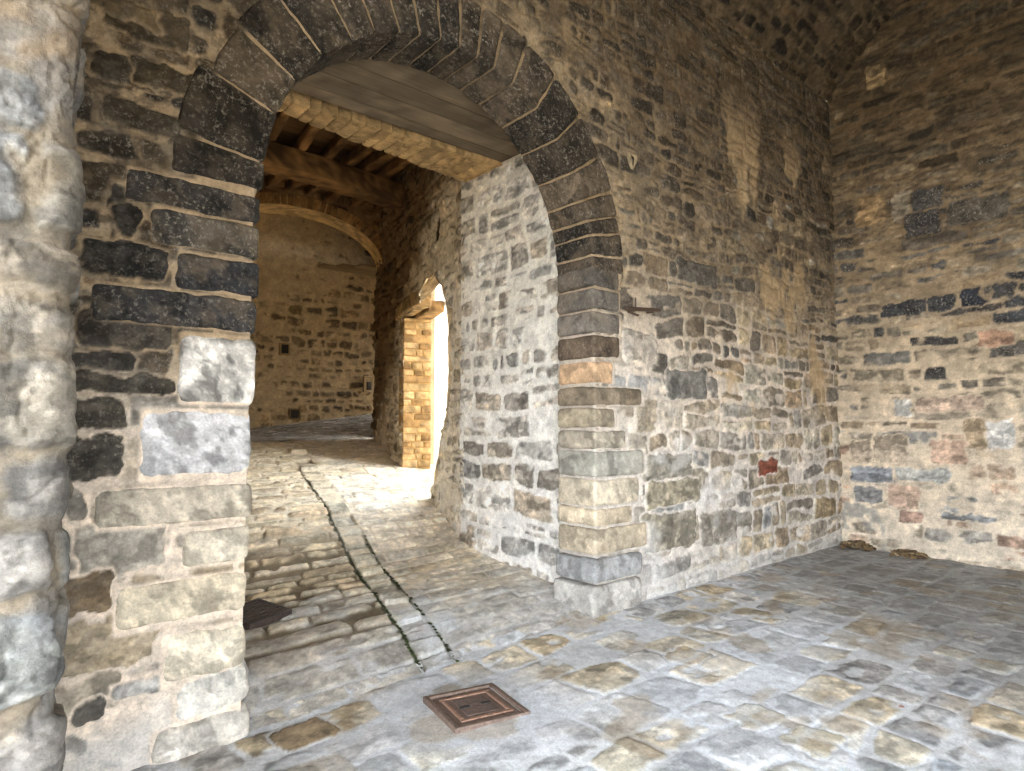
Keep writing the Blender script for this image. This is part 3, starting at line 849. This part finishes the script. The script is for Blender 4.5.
# near reveal and head of the opening follow the ragged outline through the wall, splayed so bright sky fills the gap
mb = MB()
pl = np.array([p for p in door_poly[:11]])
seg = []
for i in range(len(pl) - 1):
    for t in np.linspace(0, 1, 8, endpoint=False): seg.append(pl[i] + (pl[i + 1] - pl[i]) * t)
seg = np.array(seg + [pl[-1]])
offs = np.linspace(-.02, .42, 14)
S_, O_ = np.meshgrid(np.arange(len(seg)), offs, indexing='ij')
spl = np.maximum(O_, 0)
P = dpt(seg[S_, 0] - .012 - spl * .9 * (seg[S_, 1] < 3.36), O_, seg[S_, 1] + spl * 1.3 * ss(2.4, 3.3, seg[S_, 1]))
P = P + (np.stack([fb3(P + k * 2, 7., 120 + k, 3) for k in range(3)], -1) - .5) * .07
mb.add(P, grid_quads(*S_.shape), shade(P.reshape(-1, 3), (196, 176, 144), 0, 12, .3))
tag(mb.build('wall_reveal', STONE), 'ragged near edge of the sunlit doorway, splayed open for its glare', 'wall edge', kind='structure')
# outer leaf of that wall, so the doorway is a real hole through real thickness
mb = MB()
for (s0, s1, z0, z1) in ((-.1, .1, 0, 6), (.1, SD + .02, 4.1, 6), (SD + .3, 4.95, 0, 6)):
    block(mb, (s0 - .01, .40, z0 - .2), (s1 + .01, .55, z1), (190, 172, 140), 0, .01, .004, 7, .3, dfn)
tag(mb.build('wall_outer', STONE), 'outer face of the doorway wall', 'wall', kind='structure')
# wooden lintel
lt = empty('wooden_lintel', dpt(np.float64(2.3), np.float64(.1), np.float64(3.12)), 'split pale timber lintel over the golden brick jamb', 'lintel')
mb = MB()
block(mb, (1.84, -.06, 3.11), (3.12, .16, 3.31), (170, 140, 98), 0, .03, .02, 5, .05, lambda q: dfn(np.stack([q[:, 0], q[:, 1], q[:, 2] + .05 * np.sin((q[:, 0] - 1.7) * 2.2)], -1)), .35)
mb.build('beam', WOOD, lt)
mb = MB()
block(mb, (2.1, .17, 3.11), (3.12, .42, 3.27), (140, 112, 76), 0, .03, .015, 6, .06, dfn, .35)
mb.build('inner_beam', WOOD, lt)

# hidden west side, closing the passage
mb = MB()
w0, w1 = np.array([1.0, YR + .03]), np.array([2.0, 10.85])
tv = (w1 - w0)
pts = [np.array([CX - RI - .02, YR + .02]), w0, w1, np.array([3.1, 13.4])]
for a_, b_ in zip(pts[:-1], pts[1:]):
    Sx, Zx = np.meshgrid(np.linspace(0, 1, 40), axis(-.2, 6.2, .15))
    P = np.stack([a_[0] + (b_[0] - a_[0]) * Sx, a_[1] + (b_[1] - a_[1]) * Sx, Zx], -1)
    P[..., 0] += (fbm(Sx * 30, Zx * 5, 5, 3) - .5) * .04
    mb.add(P, grid_quads(*Sx.shape), shade(P.reshape(-1, 3), (170, 148, 112), 0, 2, .3))
tag(mb.build('wall_west', STONE), 'ochre west wall of the passage', 'wall', kind='structure')

# ------------------------------------------------------------------ planks, lintel and beams overhead
pc = empty('plank_soffit', (2.5, 4.4, ZL), 'grey-brown plank ceiling just inside the arch', 'plank ceiling')
yb = [YR + .012, 4.18, 4.42, 4.66, 4.83]
for i in range(4):
    mb = MB()
    box_mb(mb, (1.18, yb[i] + .006, ZL + .02 + .002 * i), (4.3, yb[i + 1] - .006, ZL + .06), [(116, 103, 86), (108, 96, 80), (120, 107, 90), (110, 98, 82)][i], .004, None, 0, i, .1, .002, .2, 3.)
    mb.build('plank', WOOD, pc)
sl = empty('stone_lintel', (2.6, 5.1, ZL), 'long tan stone lintel edge behind the plank ceiling', 'lintel')
mb = MB()
def linfn(q):
    x, t = q[:, 0], q[:, 1]
    f = np.interp(x, [.8, 2, 4.1], [5.03, 4.94, 4.81]); b = np.interp(x, [.8, 2, 4.1], [5.1, 5.2, 5.46])
    return np.stack([x, f + (b - f) * t + (fbm(x * 5, x * 0, 7, 3) - .5) * .08 * t, q[:, 2]], -1)
x = 1.28
rl = R(77)
while x < 4.05:
    w = rl.uniform(.07, .17)
    x1 = min(x + w, 4.08)
    block(mb, (x + .003, 0, ZL - .01), (x1 - .003, 1, ZL + .3), np.array((176, 148, 106)) * rl.uniform(.88, 1.1), 0, .02, .012, rl.randint(999), .05, linfn)
    x = x1
mb.build('masonry', STONE, sl)
mb = MB(); box_mb(mb, (1.28, .06, ZL + .005), (4.08, .96, ZL + .28), (170, 146, 106), fn=linfn, res=.06, amp=.006)
mb.build('mortar', STONE, sl)
# wall above that lintel up to the joists (closes the space)
mb = MB(); box_mb(mb, (.6, 4.95, ZL + .26), (4.4, 5.15, 6.1), (120, 98, 70), .01, res=.3)
tag(mb.build('wall_above', STONE), 'dark masonry above the stone lintel', 'wall', kind='structure')

ZC = 5.24
def beam(name, y0, y1, z0, z1, rgb, label, seed, x0=.9, x1=5.6, amp=.02):
    o = empty(name, ((x0 + x1) / 2, (y0 + y1) / 2, z0), label, 'beam')
    mb = MB()
    block(mb, (x0, y0, z0), (x1, y1, z1), rgb, 0, .05, amp, seed, .08, lambda q: np.stack([q[:, 0], q[:, 1] + .04 * np.sin(q[:, 0] * 1.3 + seed), q[:, 2] + .03 * np.sin(q[:, 0] * 1.7 + seed)], -1), .4)
    mb.build('timber', WOOD, o)
    return o
beam('timber_beam', 8.15, 8.48, 4.86, 5.2, (112, 82, 50), 'thick old timber main beam across the middle of the passage ceiling', 2)
rj = R(14)
k = 0
ords = ['first', 'second', 'third', 'fourth', 'fifth', 'sixth', 'seventh', 'eighth', 'ninth', 'tenth', 'eleventh', 'twelfth']
for i, x in enumerate(np.arange(1.35, 5.3, .36)):
    o = empty('ceiling_joist', (x, 7.3, ZC), '%s rough joist from the left above the passage beams' % ords[i], 'joist', 'joists above the passage')
    mb = MB()
    w = rj.uniform(.045, .07)
    block(mb, (x - w, 5.2, ZC - .02), (x + w, 9.9, ZC + .13), np.array((120, 88, 54)) * rj.uniform(.8, 1.2), 0, .03, .012, 200 + i, .12,
          lambda q, s=i: np.stack([q[:, 0] + .10 * (q[:, 1] - 7) + .05 * np.sin(q[:, 1] + s), q[:, 1], q[:, 2] + .02 * np.sin(q[:, 1] * 1.4 + s)], -1), .4)
    mb.build('timber', WOODY, o)
mb = MB()
y = 5.15
while y < 10.4:
    y1 = y + rj.uniform(.16, .26)
    box_mb(mb, (.6, y + .004, ZC + .15 + rj.uniform(0, .012)), (6.4, y1 - .004, ZC + .2), np.array((92, 68, 42)) * rj.uniform(.75, 1.2), .004, None, 0, int(y * 9), .4)
    y = y1
tag(mb.build('ceiling_passage', WOOD), 'dark board ceiling over the passage joists', 'ceiling', kind='structure')
mb = MB(); box_mb(mb, (.2, 4.9, 5.75), (7.2, 10.9, 5.95), (110, 90, 70), .01, None, 0, 1, .6)
box_mb(mb, (.2, 3.62, 4.6), (4.6, 4.94, 5.6), (110, 90, 70), .01, None, 0, 1, .6)
tag(mb.build('roof', STONE), 'roof slab over the passage', 'roof', kind='structure')

# ------------------------------------------------------------------ brick arch across the passage
SA = 4.45                                        # distance along doorway wall
AC = 1.55; AR = 1.56; AB = .86; AZ = 4.25             # segmental: centre across, radius, centre height
# local: m across to the left (0 at doorway wall), k along passage
def apt(m, k, z):
    return np.stack([DO[0] + dd[0] * (SA + k) - nn[0] * m, DO[1] + dd[1] * (SA + k) - nn[1] * m, z + 0 * m], -1)
def arch_z(m):
    return AZ + AB * np.sqrt(np.maximum(1 - ((m - AC) / AR) ** 2, 0))
ba = empty('brick_arch', apt(np.float64(AC), np.float64(0), np.float64(4.5)), 'shallow brick arch spanning the far end of the passage', 'arch')
mb = MB(); rb = R(22)
half = 1.48
def ell(t, g, k):
    tx, tz = np.sin(t) / AR, np.cos(t) / AB
    L_ = np.hypot(tx, tz)
    return apt(AC + AR * np.sin(t) + g * tx / L_, k, AZ + AB * np.cos(t) + g * tz / L_)
n = 46
for i in range(n):
    t0, t1 = -half + 2 * half * i / n, -half + 2 * half * (i + 1) / n
    fn = lambda q: ell(q[:, 0] / 1.3, q[:, 1], q[:, 2])
    block(mb, (t0 * 1.3 + .008, .015, -.02 - rb.uniform(0, .015)), (t1 * 1.3 - .008, .19, .12), np.array((128, 92, 54)) * rb.uniform(.75, 1.25), 0, .012, .006, rb.randint(999), .08, fn)
mb.build('brick_ring', BRICK, ba)
mb = MB()
T_, K_ = np.meshgrid(np.linspace(-half - .02, half + .02, 70), np.linspace(-.01, .5, 16), indexing='ij')
P = ell(T_, .005, K_)
P[..., 2] += (fb3(P, 8., 31, 3) - .5) * .03
mb.add(P, grid_quads(*T_.shape), shade(P.reshape(-1, 3), (200, 166, 112), 0, 8, .25))
T_, K_ = np.meshgrid(np.linspace(-half - .02, half + .02, 70), np.linspace(0, .3, 8), indexing='ij')
P = ell(T_, .01 + K_ * .6, 0 * K_)
mb.add(P, grid_quads(*T_.shape), shade(P.reshape(-1, 3), (150, 118, 76), 0, 9, .25))
tag(mb.build('plaster_soffit', STONE, ba), 'cream plastered underside')
# wall above / beside the arch
layR = Courses(95, -.3, 4.2, 0, 6.3, lambda v: .16)
field('wall_arch', lambda U, V: (apt(U, 0.02 + 0 * U, V), np.broadcast_to(np.array([-dd[0], -dd[1], 0]), U.shape + (3,))), axis(-.15, 3.3, .03), axis(0, 5.74, .03),
      masonry(layR, lambda l, U, V: (pick(l.r, [(100, 76, 48), (82, 62, 40), (120, 92, 60)]), 0 * l.cu), const((110, 84, 54)), 96, smear=.42),
      cut=lambda U, V: (V < arch_z(U) + .10) & (U > -.04) & (U < 3.14))
tag(bpy.data.objects['wall_arch'], 'dark wall over the brick arch', 'wall', kind='structure')

# ------------------------------------------------------------------ street beyond
YF = 13.3
layS = Courses(98, 2.0, 12, 1.0, 7, lambda v: .19, asp=(1.1, 2.2), gap=(.01, .03))
def palS(l, U, V):
    return pick(l.r, [(128, 108, 78), (142, 121, 90), (156, 134, 100), (110, 92, 69), (94, 80, 61), (150, 127, 94)]), 0 * l.cu
def smS(U, V):
    s = .42 + .30 * ss(4.2, 4.8, V + (U - 5.5) * -.1) + .2 * ss(5.35, 5.0, U)
    return s + .25 * ss(7.0, 7.2, U) * ss(3.2, 2.6, V)
ws = field('wall_street', plane_map((0, YF, 0), (1, 0, 0), (0, 0, 1), (0, -1, 0)), axis(2.5, 12, .025), axis(1.0, 6.8, .025),
           masonry(layS, palS, const((180, 155, 116)), 99, proud=.04, wob=.06, rough=1.5, smear=smS, edge=.03))
tag(ws, 'ochre stone house wall closing the view beyond the brick arch', 'wall', kind='structure')
mb = MB(); box_mb(mb, (2.2, 10.3, 6.2), (9.2, 13.6, 6.4), (150, 124, 84), .01, None, 0, 3, .6)
slab_ = [((9.0, 10.0, .5), (9.3, 12.0, 6.4)), ((9.0, 12.0, 4.2), (9.3, 13.6, 6.4)), ((5.75, 10.3, .5), (9.2, 10.5, 6.4))]
for lo_, hi_ in slab_[:2]: box_mb(mb, lo_, hi_, (150, 124, 84), .01, None, 0, 3, .6)  # unseen side walls, added to cut the light on the far wall
tag(mb.build('roof_street', STONE), 'roof over the street end with side walls added to dim it', 'roof', kind='structure')

mb = MB(); box_mb(mb, *slab_[2], (234, 231, 226), .01, None, 0, 3, .6)  # added closing wall; its white stands in for outdoor glare
tag(mb.build('wall_glare', STONE), 'added wall outside the doorway, coloured white for the daylight glare', 'wall', kind='structure')

def fpx(px, py, y=YF - .03):
    return hit(px, py, 1, y)
def wall_box(name, px, py, wpx, hpx, label, cat, rgb, inner, door_name):
    c = fpx(px, py); t = float(np.dot(c - CAM, FW))
    w, h = wpx * t / F * 1.25, hpx * t / F
    o = empty(name, (c[0], YF, c[2]), label, cat)
    mb = MB()
    for (x0, x1, z0, z1) in ((-w / 2 - .03, -w / 2, -h / 2 - .03, h / 2 + .03), (w / 2, w / 2 + .03, -h / 2 - .03, h / 2 + .03), (-w / 2, w / 2, h / 2, h / 2 + .03), (-w / 2, w / 2, -h / 2 - .03, -h / 2)):
        box_mb(mb, (c[0] + x0, YF - .07, c[2] + z0), (c[0] + x1, YF + .03, c[2] + z1), rgb, .004)
    mb.build('frame', STONE, o)
    mb = MB(); box_mb(mb, (c[0] - w / 2, YF - .045, c[2] - h / 2), (c[0] + w / 2, YF - .02, c[2] + h / 2), inner, .003)
    mb.build(door_name, IRON, o)
    return o
wall_box('wall_hatch', 284.5, 349, 6, 9, 'small dark square hatch high on the far ochre wall', 'hatch', (150, 122, 82), (22, 18, 14), 'hatch_door')
wall_box('wall_hatch', 294.5, 414, 7, 8, 'small dark square hatch at the foot of the far ochre wall', 'hatch', (120, 98, 66), (20, 17, 14), 'hatch_door')
mbx = wall_box('meter_box', 368, 384, 6, 13, 'pale meter box near the right end of the far wall', 'meter box', (196, 176, 136), (190, 168, 128), 'box_door')
c = fpx(369, 386, YF - .06)
mb = MB(); box_mb(mb, (c[0] - .05, YF - .075, c[2] - .09), (c[0] + .05, YF - .04, c[2] + .09), (60, 48, 34), .006)
mb.build('opening', IRON, mbx)
# board canopy over the street wall
cp = empty('board_canopy', tuple(fpx(350, 268, 12.6)), 'grey-brown board canopy high on the far wall beyond the brick arch', 'canopy')
a0 = fpx(313, 261, YF - .04)
for i in range(3):
    mb = MB()
    box_mb(mb, (a0[0] + .1 + i * .28, YF - .02 - .33 * (i + 1), a0[2] - .12 - .02 * i), (9.0, YF - .02 - .33 * i - .008, a0[2] - .09 - .02 * i), [(132, 110, 78), (122, 100, 70), (138, 116, 84)][i], .004, None, 0, i, .3)
    mb.build('board', WOOD, cp)

# ------------------------------------------------------------------ things on the floor and walls
# cast-iron cover in the paving
e1 = (MH[1] - MH[0] + MH[2] - MH[3]) / 2; e2 = (MH[3] - MH[0] + MH[2] - MH[1]) / 2
A1, A2 = e1[:2] / np.linalg.norm(e1[:2]), e2[:2] / np.linalg.norm(e2[:2])
w1_, w2_ = np.linalg.norm(e1[:2]) / 2, np.linalg.norm(e2[:2]) / 2
mz = float(floor_z(MHC[0], MHC[1])) + .004
print('manhole', MHC, w1_, w2_, np.degrees(np.arccos(A1 @ A2)))
mfn = lambda q: np.stack([MHC[0] + A1[0] * q[:, 0] + A2[0] * q[:, 1], MHC[1] + A1[1] * q[:, 0] + A2[1] * q[:, 1], mz + q[:, 2]], -1)
mh = empty('manhole_cover', (MHC[0], MHC[1], mz), 'rusty square iron manhole cover set in the grey paving', 'manhole cover')
RUST = (104, 86, 76)
mb = MB()
t = .028
for s in (-1, 1):
    box_mb(mb, (min(s * w1_, s * (w1_ - t)), -w2_, -.03), (max(s * w1_, s * (w1_ - t)), w2_, .018), RUST, .004, mfn, .25, 3, .06, .002)
    box_mb(mb, (-w1_ + t, min(s * w2_, s * (w2_ - t)), -.03), (w1_ - t, max(s * w2_, s * (w2_ - t)), .018), RUST, .004, mfn, .25, 4, .06, .002)
mb.build('frame', IRON, mh)
mb = MB()
wa, wb = w1_ - t - .008, w2_ - t - .008
box_mb(mb, (-wa, -wb, -.03), (wa, wb, .008), (96, 78, 70), .004, mfn, .2, 5, .05, .002)
for k_ in np.linspace(-wb + .1, wb - .1, 7):
    box_mb(mb, (-wa + .09, k_ - .016, .004), (wa - .09, k_ + .016, .0115), (92, 76, 70), .004, mfn, .15, 6, .05, .001)
for s in (-1, 1):
    box_mb(mb, (-wa + .03, s * (wb - .045) - .012, .006), (wa - .03, s * (wb - .045) + .012, .015), (128, 98, 82), .004, mfn, .3, 7, .05, .001)
    box_mb(mb, (s * (wa - .045) - .012, -wb + .06, .006), (s * (wa - .045) + .012, wb - .06, .015), (128, 98, 82), .004, mfn, .3, 8, .05, .001)
mb.build('plate', IRON, mh)
for s in (-1, 1):
    mb = MB(); box_mb(mb, (s * wa * .35 - .03, -.012, .007), (s * wa * .35 + .03, .012, .017), (26, 22, 20), .004, mfn)
    mb.build('lifting_slot', IRON, mh)
# small drain grate by the left jamb
gz = None
for zt in (.05, .1, .15, .2, .25):
    q = hit(292, 619, 2, zt)
    if gz is None or abs(float(floor_z(q[0], q[1])) - zt) < gz[0]: gz = (abs(float(floor_z(q[0], q[1])) - zt), q)
gp = gz[1]
dg = empty('drain_grate', (gp[0] - .2, gp[1], gp[2]), 'small dark iron drain grate in the ramp beside the left jamb', 'drain grate')
def gfn(q):
    x_, y_ = q[:, 0] + G, q[:, 1] + G
    X, Y = gp[0] - .39 * x_ - .966 * y_, gp[1] + .92 * x_ - .26 * y_
    return np.stack([X, Y, floor_z(X, Y) + .045 + q[:, 2]], -1)
G = .17
mb = MB()
for s in (-1, 1):
    box_mb(mb, (min(s * G, s * (G - .025)), -G, -.04), (max(s * G, s * (G - .025)), G, .012), (58, 46, 40), .003, gfn, .1)
    box_mb(mb, (-G + .025, min(s * G, s * (G - .025)), -.04), (G - .025, max(s * G, s * (G - .025)), .012), (58, 46, 40), .003, gfn, .1)
mb.build('frame', IRON, dg)
for k_ in np.linspace(-G + .05, G - .05, 7):
    mb = MB(); box_mb(mb, (k_ - .011, -G + .02, -.03), (k_ + .011, G - .02, .008), (64, 50, 42), .003, gfn, .1)
    mb.build('bar', IRON, dg)
# iron bracket on the wall right of the arch
b0, b1 = hit(627, 308.5, 1, YA - .06), hit(660, 310.5, 1, YA - .06)
bz = (b0[2] + b1[2]) / 2
ib = empty('wall_bracket', ((b0[0] + b1[0]) / 2, YA, bz), 'rusty iron bar bracket fixed to the wall right of the arch', 'bracket')
mb = MB(); box_mb(mb, (b0[0], YA - .075, -.014), (b1[0], YA - .035, .016), (74, 58, 48), .005, lambda q: np.stack([q[:, 0], q[:, 1], q[:, 2] + b0[2] + (b1[2] - b0[2]) * (q[:, 0] - b0[0]) / (b1[0] - b0[0])], -1), .2, 2, .05, .003)
mb.build('bar', IRON, ib)
for xx in (b0[0] + .16, b0[0] + .36):
    mb = MB(); box_mb(mb, (xx - .012, YA - .06, bz - .012), (xx + .012, YA + .03, bz + .012), (70, 54, 46), .004)
    mb.build('stud', IRON, ib)
mb = MB(); box_mb(mb, (0, YA - .055, -.008), (.14, YA - .035, .008), (76, 60, 50), .004, lambda q: np.stack([b0[0] + .03 + q[:, 0], q[:, 1], bz - .04 - q[:, 0] * .12 + q[:, 2]], -1))
mb.build('brace', IRON, ib)
mb = MB(); box_mb(mb, (b0[0] + .15, YA - .035, bz), (b0[0] + .16, YA - .022, bz + .10), (70, 56, 48), .003)
mb.build('stem', IRON, ib)
# pale rimmed putlog hole
hc = hit(632, 160, 1, YA - .02)
hr = empty('wall_hole', tuple(hc), 'small hole with a pale plaster rim high right of the arch', 'wall hole')
mb = MB()
A_, B_ = np.meshgrid(np.linspace(0, 2 * math.pi, 29), np.linspace(0, 2 * math.pi, 13), indexing='ij')
rm = .046 + .008 * np.sin(A_ * 3)
rt_ = .019 + .006 * np.sin(A_ * 2 + 1)
P = np.stack([hc[0] + (rm + rt_ * np.cos(B_)) * np.cos(A_) * .85, YA - .02 + rt_ * np.sin(B_), hc[2] + (rm + rt_ * np.cos(B_)) * np.sin(A_) * 1.25], -1)
mb.add(P, grid_quads(*A_.shape), shade(P.reshape(-1, 3), (150, 136, 112), 0, 4, .2))
mb.build('rim', STONE, hr)
mb = MB()
A_, B_ = np.meshgrid(np.linspace(0, 2 * math.pi, 29), np.linspace(0, 1, 5), indexing='ij')
P = np.stack([hc[0] + .05 * B_ * np.cos(A_) * .85, YA - .026 + 0 * A_, hc[2] + .05 * B_ * np.sin(A_) * 1.25], -1)
mb.add(P, grid_quads(*A_.shape), shade(P.reshape(-1, 3), (40, 34, 28), 0, 4, .2))
mb.build('dark_disc', STONE, hr)  # flat dark disc painted as the shade inside the hole

# dry leaves and grit swept against the end wall
def heap(px0, px1, py, label, seed, hgt):
    r = R(seed)
    a_, b_ = hit(px0, py, 2, .05), hit(px1, py + 3, 2, .05)
    x_ = XB - .12
    y0_, y1_ = (3.42 if px0 < 850 else hit(px0, py, 0, x_)[1]), hit(px1, py, 0, x_)[1]
    mb = MB()
    for i in range(150):
        t_ = r.rand(); yy_ = y0_ + (y1_ - y0_) * t_
        xx_ = x_ - abs(r.normal(0, .07)) + .05
        top = hgt * (math.sin(math.pi * min(max(t_ * .9 + .08, 0), 1)) ** .7) * math.exp(-((xx_ - x_) / .13) ** 2)
        zz_ = float(floor_z(xx_, yy_)) + .02 + r.rand() * top
        s_ = r.uniform(.014, .04)
        R3 = Matrix.Rotation(r.uniform(0, 6.28), 3, 'Z') @ Matrix.Rotation(r.uniform(-.7, .7), 3, 'X')
        M3 = np.array(R3)
        rgb = [(96, 78, 56), (120, 98, 70), (80, 64, 48), (146, 128, 100), (110, 94, 72)][r.randint(5)]
        block(mb, (-s_, -s_ * .7, -s_ * .3), (s_, s_ * .7, s_ * .3), rgb, 0, s_ * .28, .004, i, .02, lambda q, M3=M3: q @ M3.T + np.array([xx_, yy_, zz_]))
    o = mb.build('dry_leaves', LEAF)
    return tag(o, label, 'leaves', None, 'stuff')
heap(845, 872, 546, 'heap of brown leaves and grit in the corner of the hall', 1, .075)
heap(895, 925, 551, 'small scatter of brown leaves along the foot of the end wall', 2, .05)

# moss in the channel joints
r = R(5)
mb = MB()
for e_, lo_, hi_, num in ((S0, 3.55, 5.2, 200), (S1, 3.5, 5.9, 110), (S0, 6.2, 7.4, 50)):
    for i in range(num):
        v = lo_ + (hi_ - lo_) * r.rand() ** 1.3
        if math.sin(v * 9 + e_ * 5) + r.uniform(-.8, .8) < -.35: continue
        wu = float((fbm(np.array([e_ * 1.3]), np.array([v * 1.3]), 65, 2)[0] - .5) * .036)
        u = e_ - wu + r.normal(0, .006)
        x_ = u + SL * (v - 3.5)
        s_ = r.uniform(.004, .010)
        z_ = float(floor_z(x_, v)) + .002
        block(mb, (-s_, -s_ * 1.8, -s_ * .6), (s_, s_ * 1.8, s_ * .6), [(52, 62, 32), (66, 76, 40), (44, 50, 28)][r.randint(3)], 0, s_ * .5, .002, i % 50, .02, lambda q: q + np.array([x_, v, z_]))
tag(mb.build('moss', LEAF), 'green moss growing in the channel joints of the ramp', 'moss', None, 'stuff')

# ------------------------------------------------------------------ closing shell of the hall and the world outside
mb = MB()
def slab(lo, hi, rgb=(172, 163, 148), res=.4):
    box_mb(mb, lo, hi, rgb, .01, None, 0, 3, res)
OX0, OX1, OZ = -2.6, 2.4, 2.9                    # open side behind the camera
YB = -3.0
slab((-3.4, YB - .5, -.3), (OX0, YB, 7.6)); slab((OX1, YB - .5, -.3), (XB + .4, YB, 7.6)); slab((OX0, YB - .5, OZ), (OX1, YB, 7.6))
tag(mb.build('wall_front', STONE), 'hall wall with the wide opening behind the camera', 'wall', kind='structure')
mb = MB(); slab((-3.6, 2.2, -.3), (-3.1, YA + .4, 7.6)); slab((-3.6, YB - .5, 4.6), (-3.1, 2.2, 7.6)); slab((-3.6, YB - .5, -.3), (-3.1, YB, 7.6))
slab((-3.2, YA + .02, -.3), (-.95, YA + .4, 7.6))
tag(mb.build('wall_end', STONE), 'closing west wall of the hall', 'wall', kind='structure')
mb = MB()
slab((-3.3, VC[0] - 3.4, 7.45), (XB + .3, YA + .5, 7.7), (120, 104, 84)); slab((-3.3, YA + .05, 4.3), (.9, YA + .3, 7.6)); slab((-3.3, YA + .06, 5.8), (XB + .3, YA + .4, 7.6), (120, 104, 84))
tag(mb.build('roof_hall', STONE), 'roof over the vaulted hall', 'roof', kind='structure')
mb = MB()
Ux, Vy = np.meshgrid(np.linspace(-60, 60, 60), np.linspace(-60, 60, 60))
mb.add(np.stack([Ux, Vy, -.12 + 0 * Ux], -1), grid_quads(*Ux.shape), (*lin((178, 164, 140)), 0))
tag(mb.build('ground', PAVE), 'pale open ground outside', 'ground', kind='structure')
mb = MB()
Ux, Vy = np.meshgrid(np.linspace(4.8, 40, 40), np.linspace(4.2, 9.6, 20))
mb.add(np.stack([Ux, Vy, .74 + 0 * Ux], -1), grid_quads(*Ux.shape), (*lin((206, 194, 170)), 0))
tag(mb.build('ground_yard', PAVE), 'sunny yard outside the doorway', 'ground', kind='structure')

# pale wall added across the yard to cut sky light through the doorway
mb = MB()
block(mb, (.9, 6.5, -.2), (14, 6.9, 4.8), (234, 230, 222), 0, .02, .004, 3, .5, dfn)
tag(mb.build('wall_screen', STONE), 'pale wall added across the yard to screen the doorway from the sky', 'wall', kind='structure')
# ------------------------------------------------------------------ light
w = bpy.data.worlds.new('World'); bpy.context.scene.world = w
w.use_nodes = True
bg = w.node_tree.nodes['Background']
bg.inputs['Color'].default_value = (.88, .94, 1.0, 1)
bg.inputs['Strength'].default_value = 5.0
s = bpy.data.lights.new('Sun', 'SUN'); s.energy = 1.2; s.angle = .02; s.color = (1, .92, .8)
so = bpy.data.objects.new('Sun', s); C.objects.link(so)
so.rotation_euler = Vector((.1, -.35, 1.9)).to_track_quat('Z', 'Y').to_euler()

# ------------------------------------------------------------------ camera
cd = bpy.data.cameras.new('Camera'); cd.sensor_width = 36; cd.lens = F / 1024 * 36
cd.clip_start = .05; cd.clip_end = 300
co = bpy.data.objects.new('Camera', cd); C.objects.link(co)
Mx = Matrix([[RT[i], UP[i], -FW[i], CAM[i]] for i in range(3)] + [[0, 0, 0, 1]])
co.matrix_world = Mx
sc = bpy.context.scene
sc.camera = co
sc.view_settings.view_transform = 'Standard'
sc.view_settings.look = 'None'
sc.view_settings.gamma = 1
sc.view_settings.exposure = 2.1
sc.view_settings.use_curve_mapping = False
sc.cycles.use_denoising = True
sc.cycles.max_bounces = 10
sc.cycles.diffuse_bounces = 8
